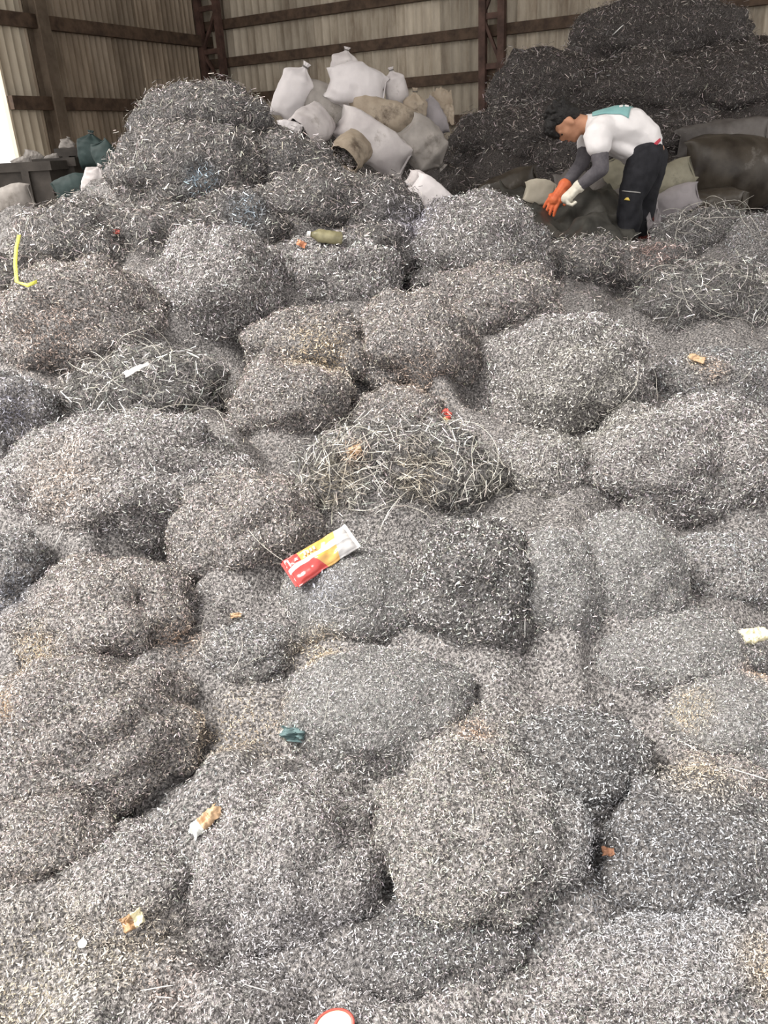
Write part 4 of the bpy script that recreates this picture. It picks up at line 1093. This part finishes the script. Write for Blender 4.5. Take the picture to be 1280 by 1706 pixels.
m_tl = plain('teal_rag', (0.10, 0.155, 0.16), 0.8); m_gl = plain('clear_film', (0.62, 0.64, 0.62), 0.25)
m_yl2 = plain('pale_yellow_film', (0.85, 0.68, 0.35), 0.4)
crumple('candy_wrapper', 'small red and yellow wrapper above the wire tangle', 'wrapper', 753, 698, 24, 18, 50, [m_yl2, m_rd], .4, 2.0, .06)
crumple('paper_strip', 'white torn paper strip on the left clump', 'paper', 230, 628, 48, 13, 48, [m_white], .3, 3.3, .045, taper=.45)
crumple('torn_wrapper', 'torn tan and clear wrapper in the lower left foreground', 'wrapper', 346, 1372, 58, 26, 58, [m_gl, m_tanf, m_tanf], .5, 4.1, .012, fold=.5)
crumple('torn_wrapper', 'small brown wrapper near the lower left corner', 'wrapper', 222, 1533, 36, 24, 30, [m_br, m_cr], .45, 5.6, .01)
crumple('crumpled_film', 'pale yellow crumpled plastic at the right edge', 'plastic', 1250, 1062, 50, 25, 14, [m_cr, m_cr], .5, 6.2, .015, fold=.6)
crumple('brown_scrap', 'small rusty brown scrap at the lower right', 'scrap', 1015, 1422, 20, 13, -10, [plain('rust_scrap', (0.30, 0.15, 0.09), 0.8)], .5, 7.7, .008, fold=.6)
crumple('orange_scrap', 'orange plastic scrap left of the green bottle', 'scrap', 503, 408, 16, 9, -25, [m_or], .5, 8.8, .02)
crumple('orange_scrap', 'pale orange scrap on the right slope', 'scrap', 1160, 599, 26, 12, -22, [m_tanf], .4, 9.2, .015)
crumple('orange_scrap', 'faded orange scrap below the left middle clumps', 'scrap', 393, 1026, 18, 8, 10, [m_tanf], .4, 1.9, .01)
crumple('red_scrap', 'tiny red scrap high on the left slope', 'scrap', 196, 388, 10, 7, 10, [m_rd], .4, 2.9, .02)
crumple('teal_rag', 'small teal rag at the left foot of the fine grey mound', 'rag', 490, 1222, 20, 40, 80, [m_tl], .4, 3.9, .008)
crumple('rust_flake', 'rust-coloured flake pile above the left wire tangle', 'scrap', 592, 750, 20, 14, 20, [m_tanf], .5, 4.9, .015)
# white disc
p, n = on_surface(137, 1573, 0.006); n = tilt_to_cam(p, n, .4); rd = 7.5 * mpp(p)
bm = bmesh.new(); bmesh.ops.create_cone(bm, cap_ends=True, segments=24, radius1=rd, radius2=rd * .92, depth=0.003); bmesh.ops.transform(bm, matrix=basis(n, 137, 1573, 0), verts=bm.verts)
o = tag(link('metal_disc', bm_mesh('metal_disc', bm), plain('pale_disc', (0.85, 0.85, 0.84), 0.35)), 'small round white disc in the lower left foreground', 'disc'); o.location = tuple(p)
# red-rimmed lid at the very bottom
p, n = on_surface(556, 1712, 0.01); n = tilt_to_cam(p, n, .5); s_ = mpp(p)
root = tag(empty('container_lid', tuple(p)), 'cream lid with a red rim cut off by the bottom edge', 'lid'); BM = basis(n, 556, 1712, 25)
bm = bmesh.new(); bmesh.ops.create_cone(bm, cap_ends=True, segments=40, radius1=30 * s_, radius2=29 * s_, depth=0.004, matrix=BM @ Matrix.Diagonal((1.1, .78, 1, 1)))
link('disc', bm_mesh('disc', bm), m_cr, root)
V = []
for k in range(40):
    A = 2 * math.pi * k / 40
    for q in range(6):
        Bq = 2 * math.pi * q / 6; rr = 30 * s_ + 2.6 * s_ * math.cos(Bq); V.append((BM @ Vector((1.1 * rr * math.cos(A), .78 * rr * math.sin(A), 2.2 * s_ * math.sin(Bq) + .002)))[:])
link('rim', mesh_np('rim', V, [(k * 6 + q, ((k + 1) % 40) * 6 + q, ((k + 1) % 40) * 6 + (q + 1) % 6, k * 6 + (q + 1) % 6) for k in range(40) for q in range(6)], True), m_rd, root)
# yellow strap
s0, s1 = surf(42, 396), surf(40, 474)
pts = [(s0[0] * (1 - u) + s1[0] * u + RIGHT * 0.012 * math.sin(u * 3.1) * -1, s0[1]) for u in (0, .33, .66, 1)] + [surf(48, 481), surf(63, 474)]
ctr = pts[2][0]; V = []
for k, (q, nn_) in enumerate(pts):
    q = q + nn_ * 0.03 * (1 if k < 4 else .6) + (CAM - q) / np.linalg.norm(CAM - q) * 0.04; wv = RIGHT * 3.2 * mpp(q) if k < 4 else UP * 3 * mpp(q)
    V += [tuple(q - wv - ctr), tuple(q + wv - ctr)]
o = tag(link('packing_strap', mesh_np('packing_strap', V, [(2 * k, 2 * k + 1, 2 * k + 3, 2 * k + 2) for k in range(len(pts) - 1)]), m_ylf), 'bright yellow packing strap hanging on the left slope', 'strap')
o.location = tuple(ctr); sm = o.modifiers.new('t', 'SOLIDIFY'); sm.thickness = 0.003
# green-brown bottle
p, n = on_surface(540, 398, 0.035); m_ = mpp(p); L_, R_ = 58 * m_, 11 * m_
prof = [(-.5, .0), (-.5, .7), (-.46, 1.0), (-.1, 1.0), (-.02, .93), (.05, 1.0), (.2, .98), (.32, .55), (.40, .38), (.44, .38)]
V = [(x * L_, r_ * R_ * math.cos(2 * math.pi * k / 20), r_ * R_ * math.sin(2 * math.pi * k / 20) * .85) for x, r_ in prof for k in range(20)]
m_bot = noise_mat('grimy_green_plastic', (0.10, 0.09, 0.045), (0.34, 0.31, 0.19), 9.0, 0.3)
root = tag(empty('plastic_bottle', tuple(p)), 'grimy green-brown plastic bottle lying high on the heap', 'bottle'); BM = basis(tilt_to_cam(p, n, .5), 540, 398, 176)
me = mesh_np('bottle_body', V, grid_faces(len(prof), 20, True), True); me.transform(BM); link('bottle_body', me, m_bot, root)
bm = bmesh.new(); bmesh.ops.create_cone(bm, cap_ends=True, segments=16, radius1=R_ * .45, radius2=R_ * .45, depth=L_ * .09, matrix=BM @ Matrix.Translation((L_ * .47, 0, 0)) @ Matrix.Rotation(math.pi / 2, 4, 'Y'))
link('cap', bm_mesh('cap', bm), m_white, root)
# a few conspicuous large bright slivers
m_slv = plain('bright_steel_sliver', (0.85, 0.84, 0.82), 0.3, 0.5)
for k, (px, py, l, a, lab) in enumerate(((262, 1648, 52, 8, 'long straight bright sliver near the lower left corner'), (272, 1667, 28, 2, 'short straight bright sliver beneath the long one at lower left'),
        (1068, 1112, 14, 0, 'short bright white chip below the fine double mound'), (898, 1388, 14, 0, 'bright flat chip on the edge of the round foreground clump'),
        (1246, 1292, 60, -42, 'long thin straight sliver at the right edge'), (1160, 1245, 38, 5, 'thin horizontal sliver above the rusty straws at right'),
        (872, 1046, 34, 280, 'straight bright sliver on the dark curly clump'), (1030, 50, 22, 38, 'white sliver lying on the far dark heap'),
        (425, 1650, 44, -8, 'straight bright sliver left of the red-rimmed lid'), (100, 900, 40, 50, 'thin bright sliver on the wide pale clump'))):
    p, n = on_surface(px, py, 0.012); m_ = mpp(p)
    me = tube('steel_sliver', [BMp[:] for BMp in (basis(n, px, py, a) @ Vector((u * l * m_, .04 * l * m_ * math.sin(u * 3), 0)) for u in (-.5, -.25, 0, .25, .5))], 1.1 * m_, m_slv, 5)
    o = tag(link('steel_sliver', me), lab, 'metal sliver', 'large bright slivers'); o.location = tuple(p)
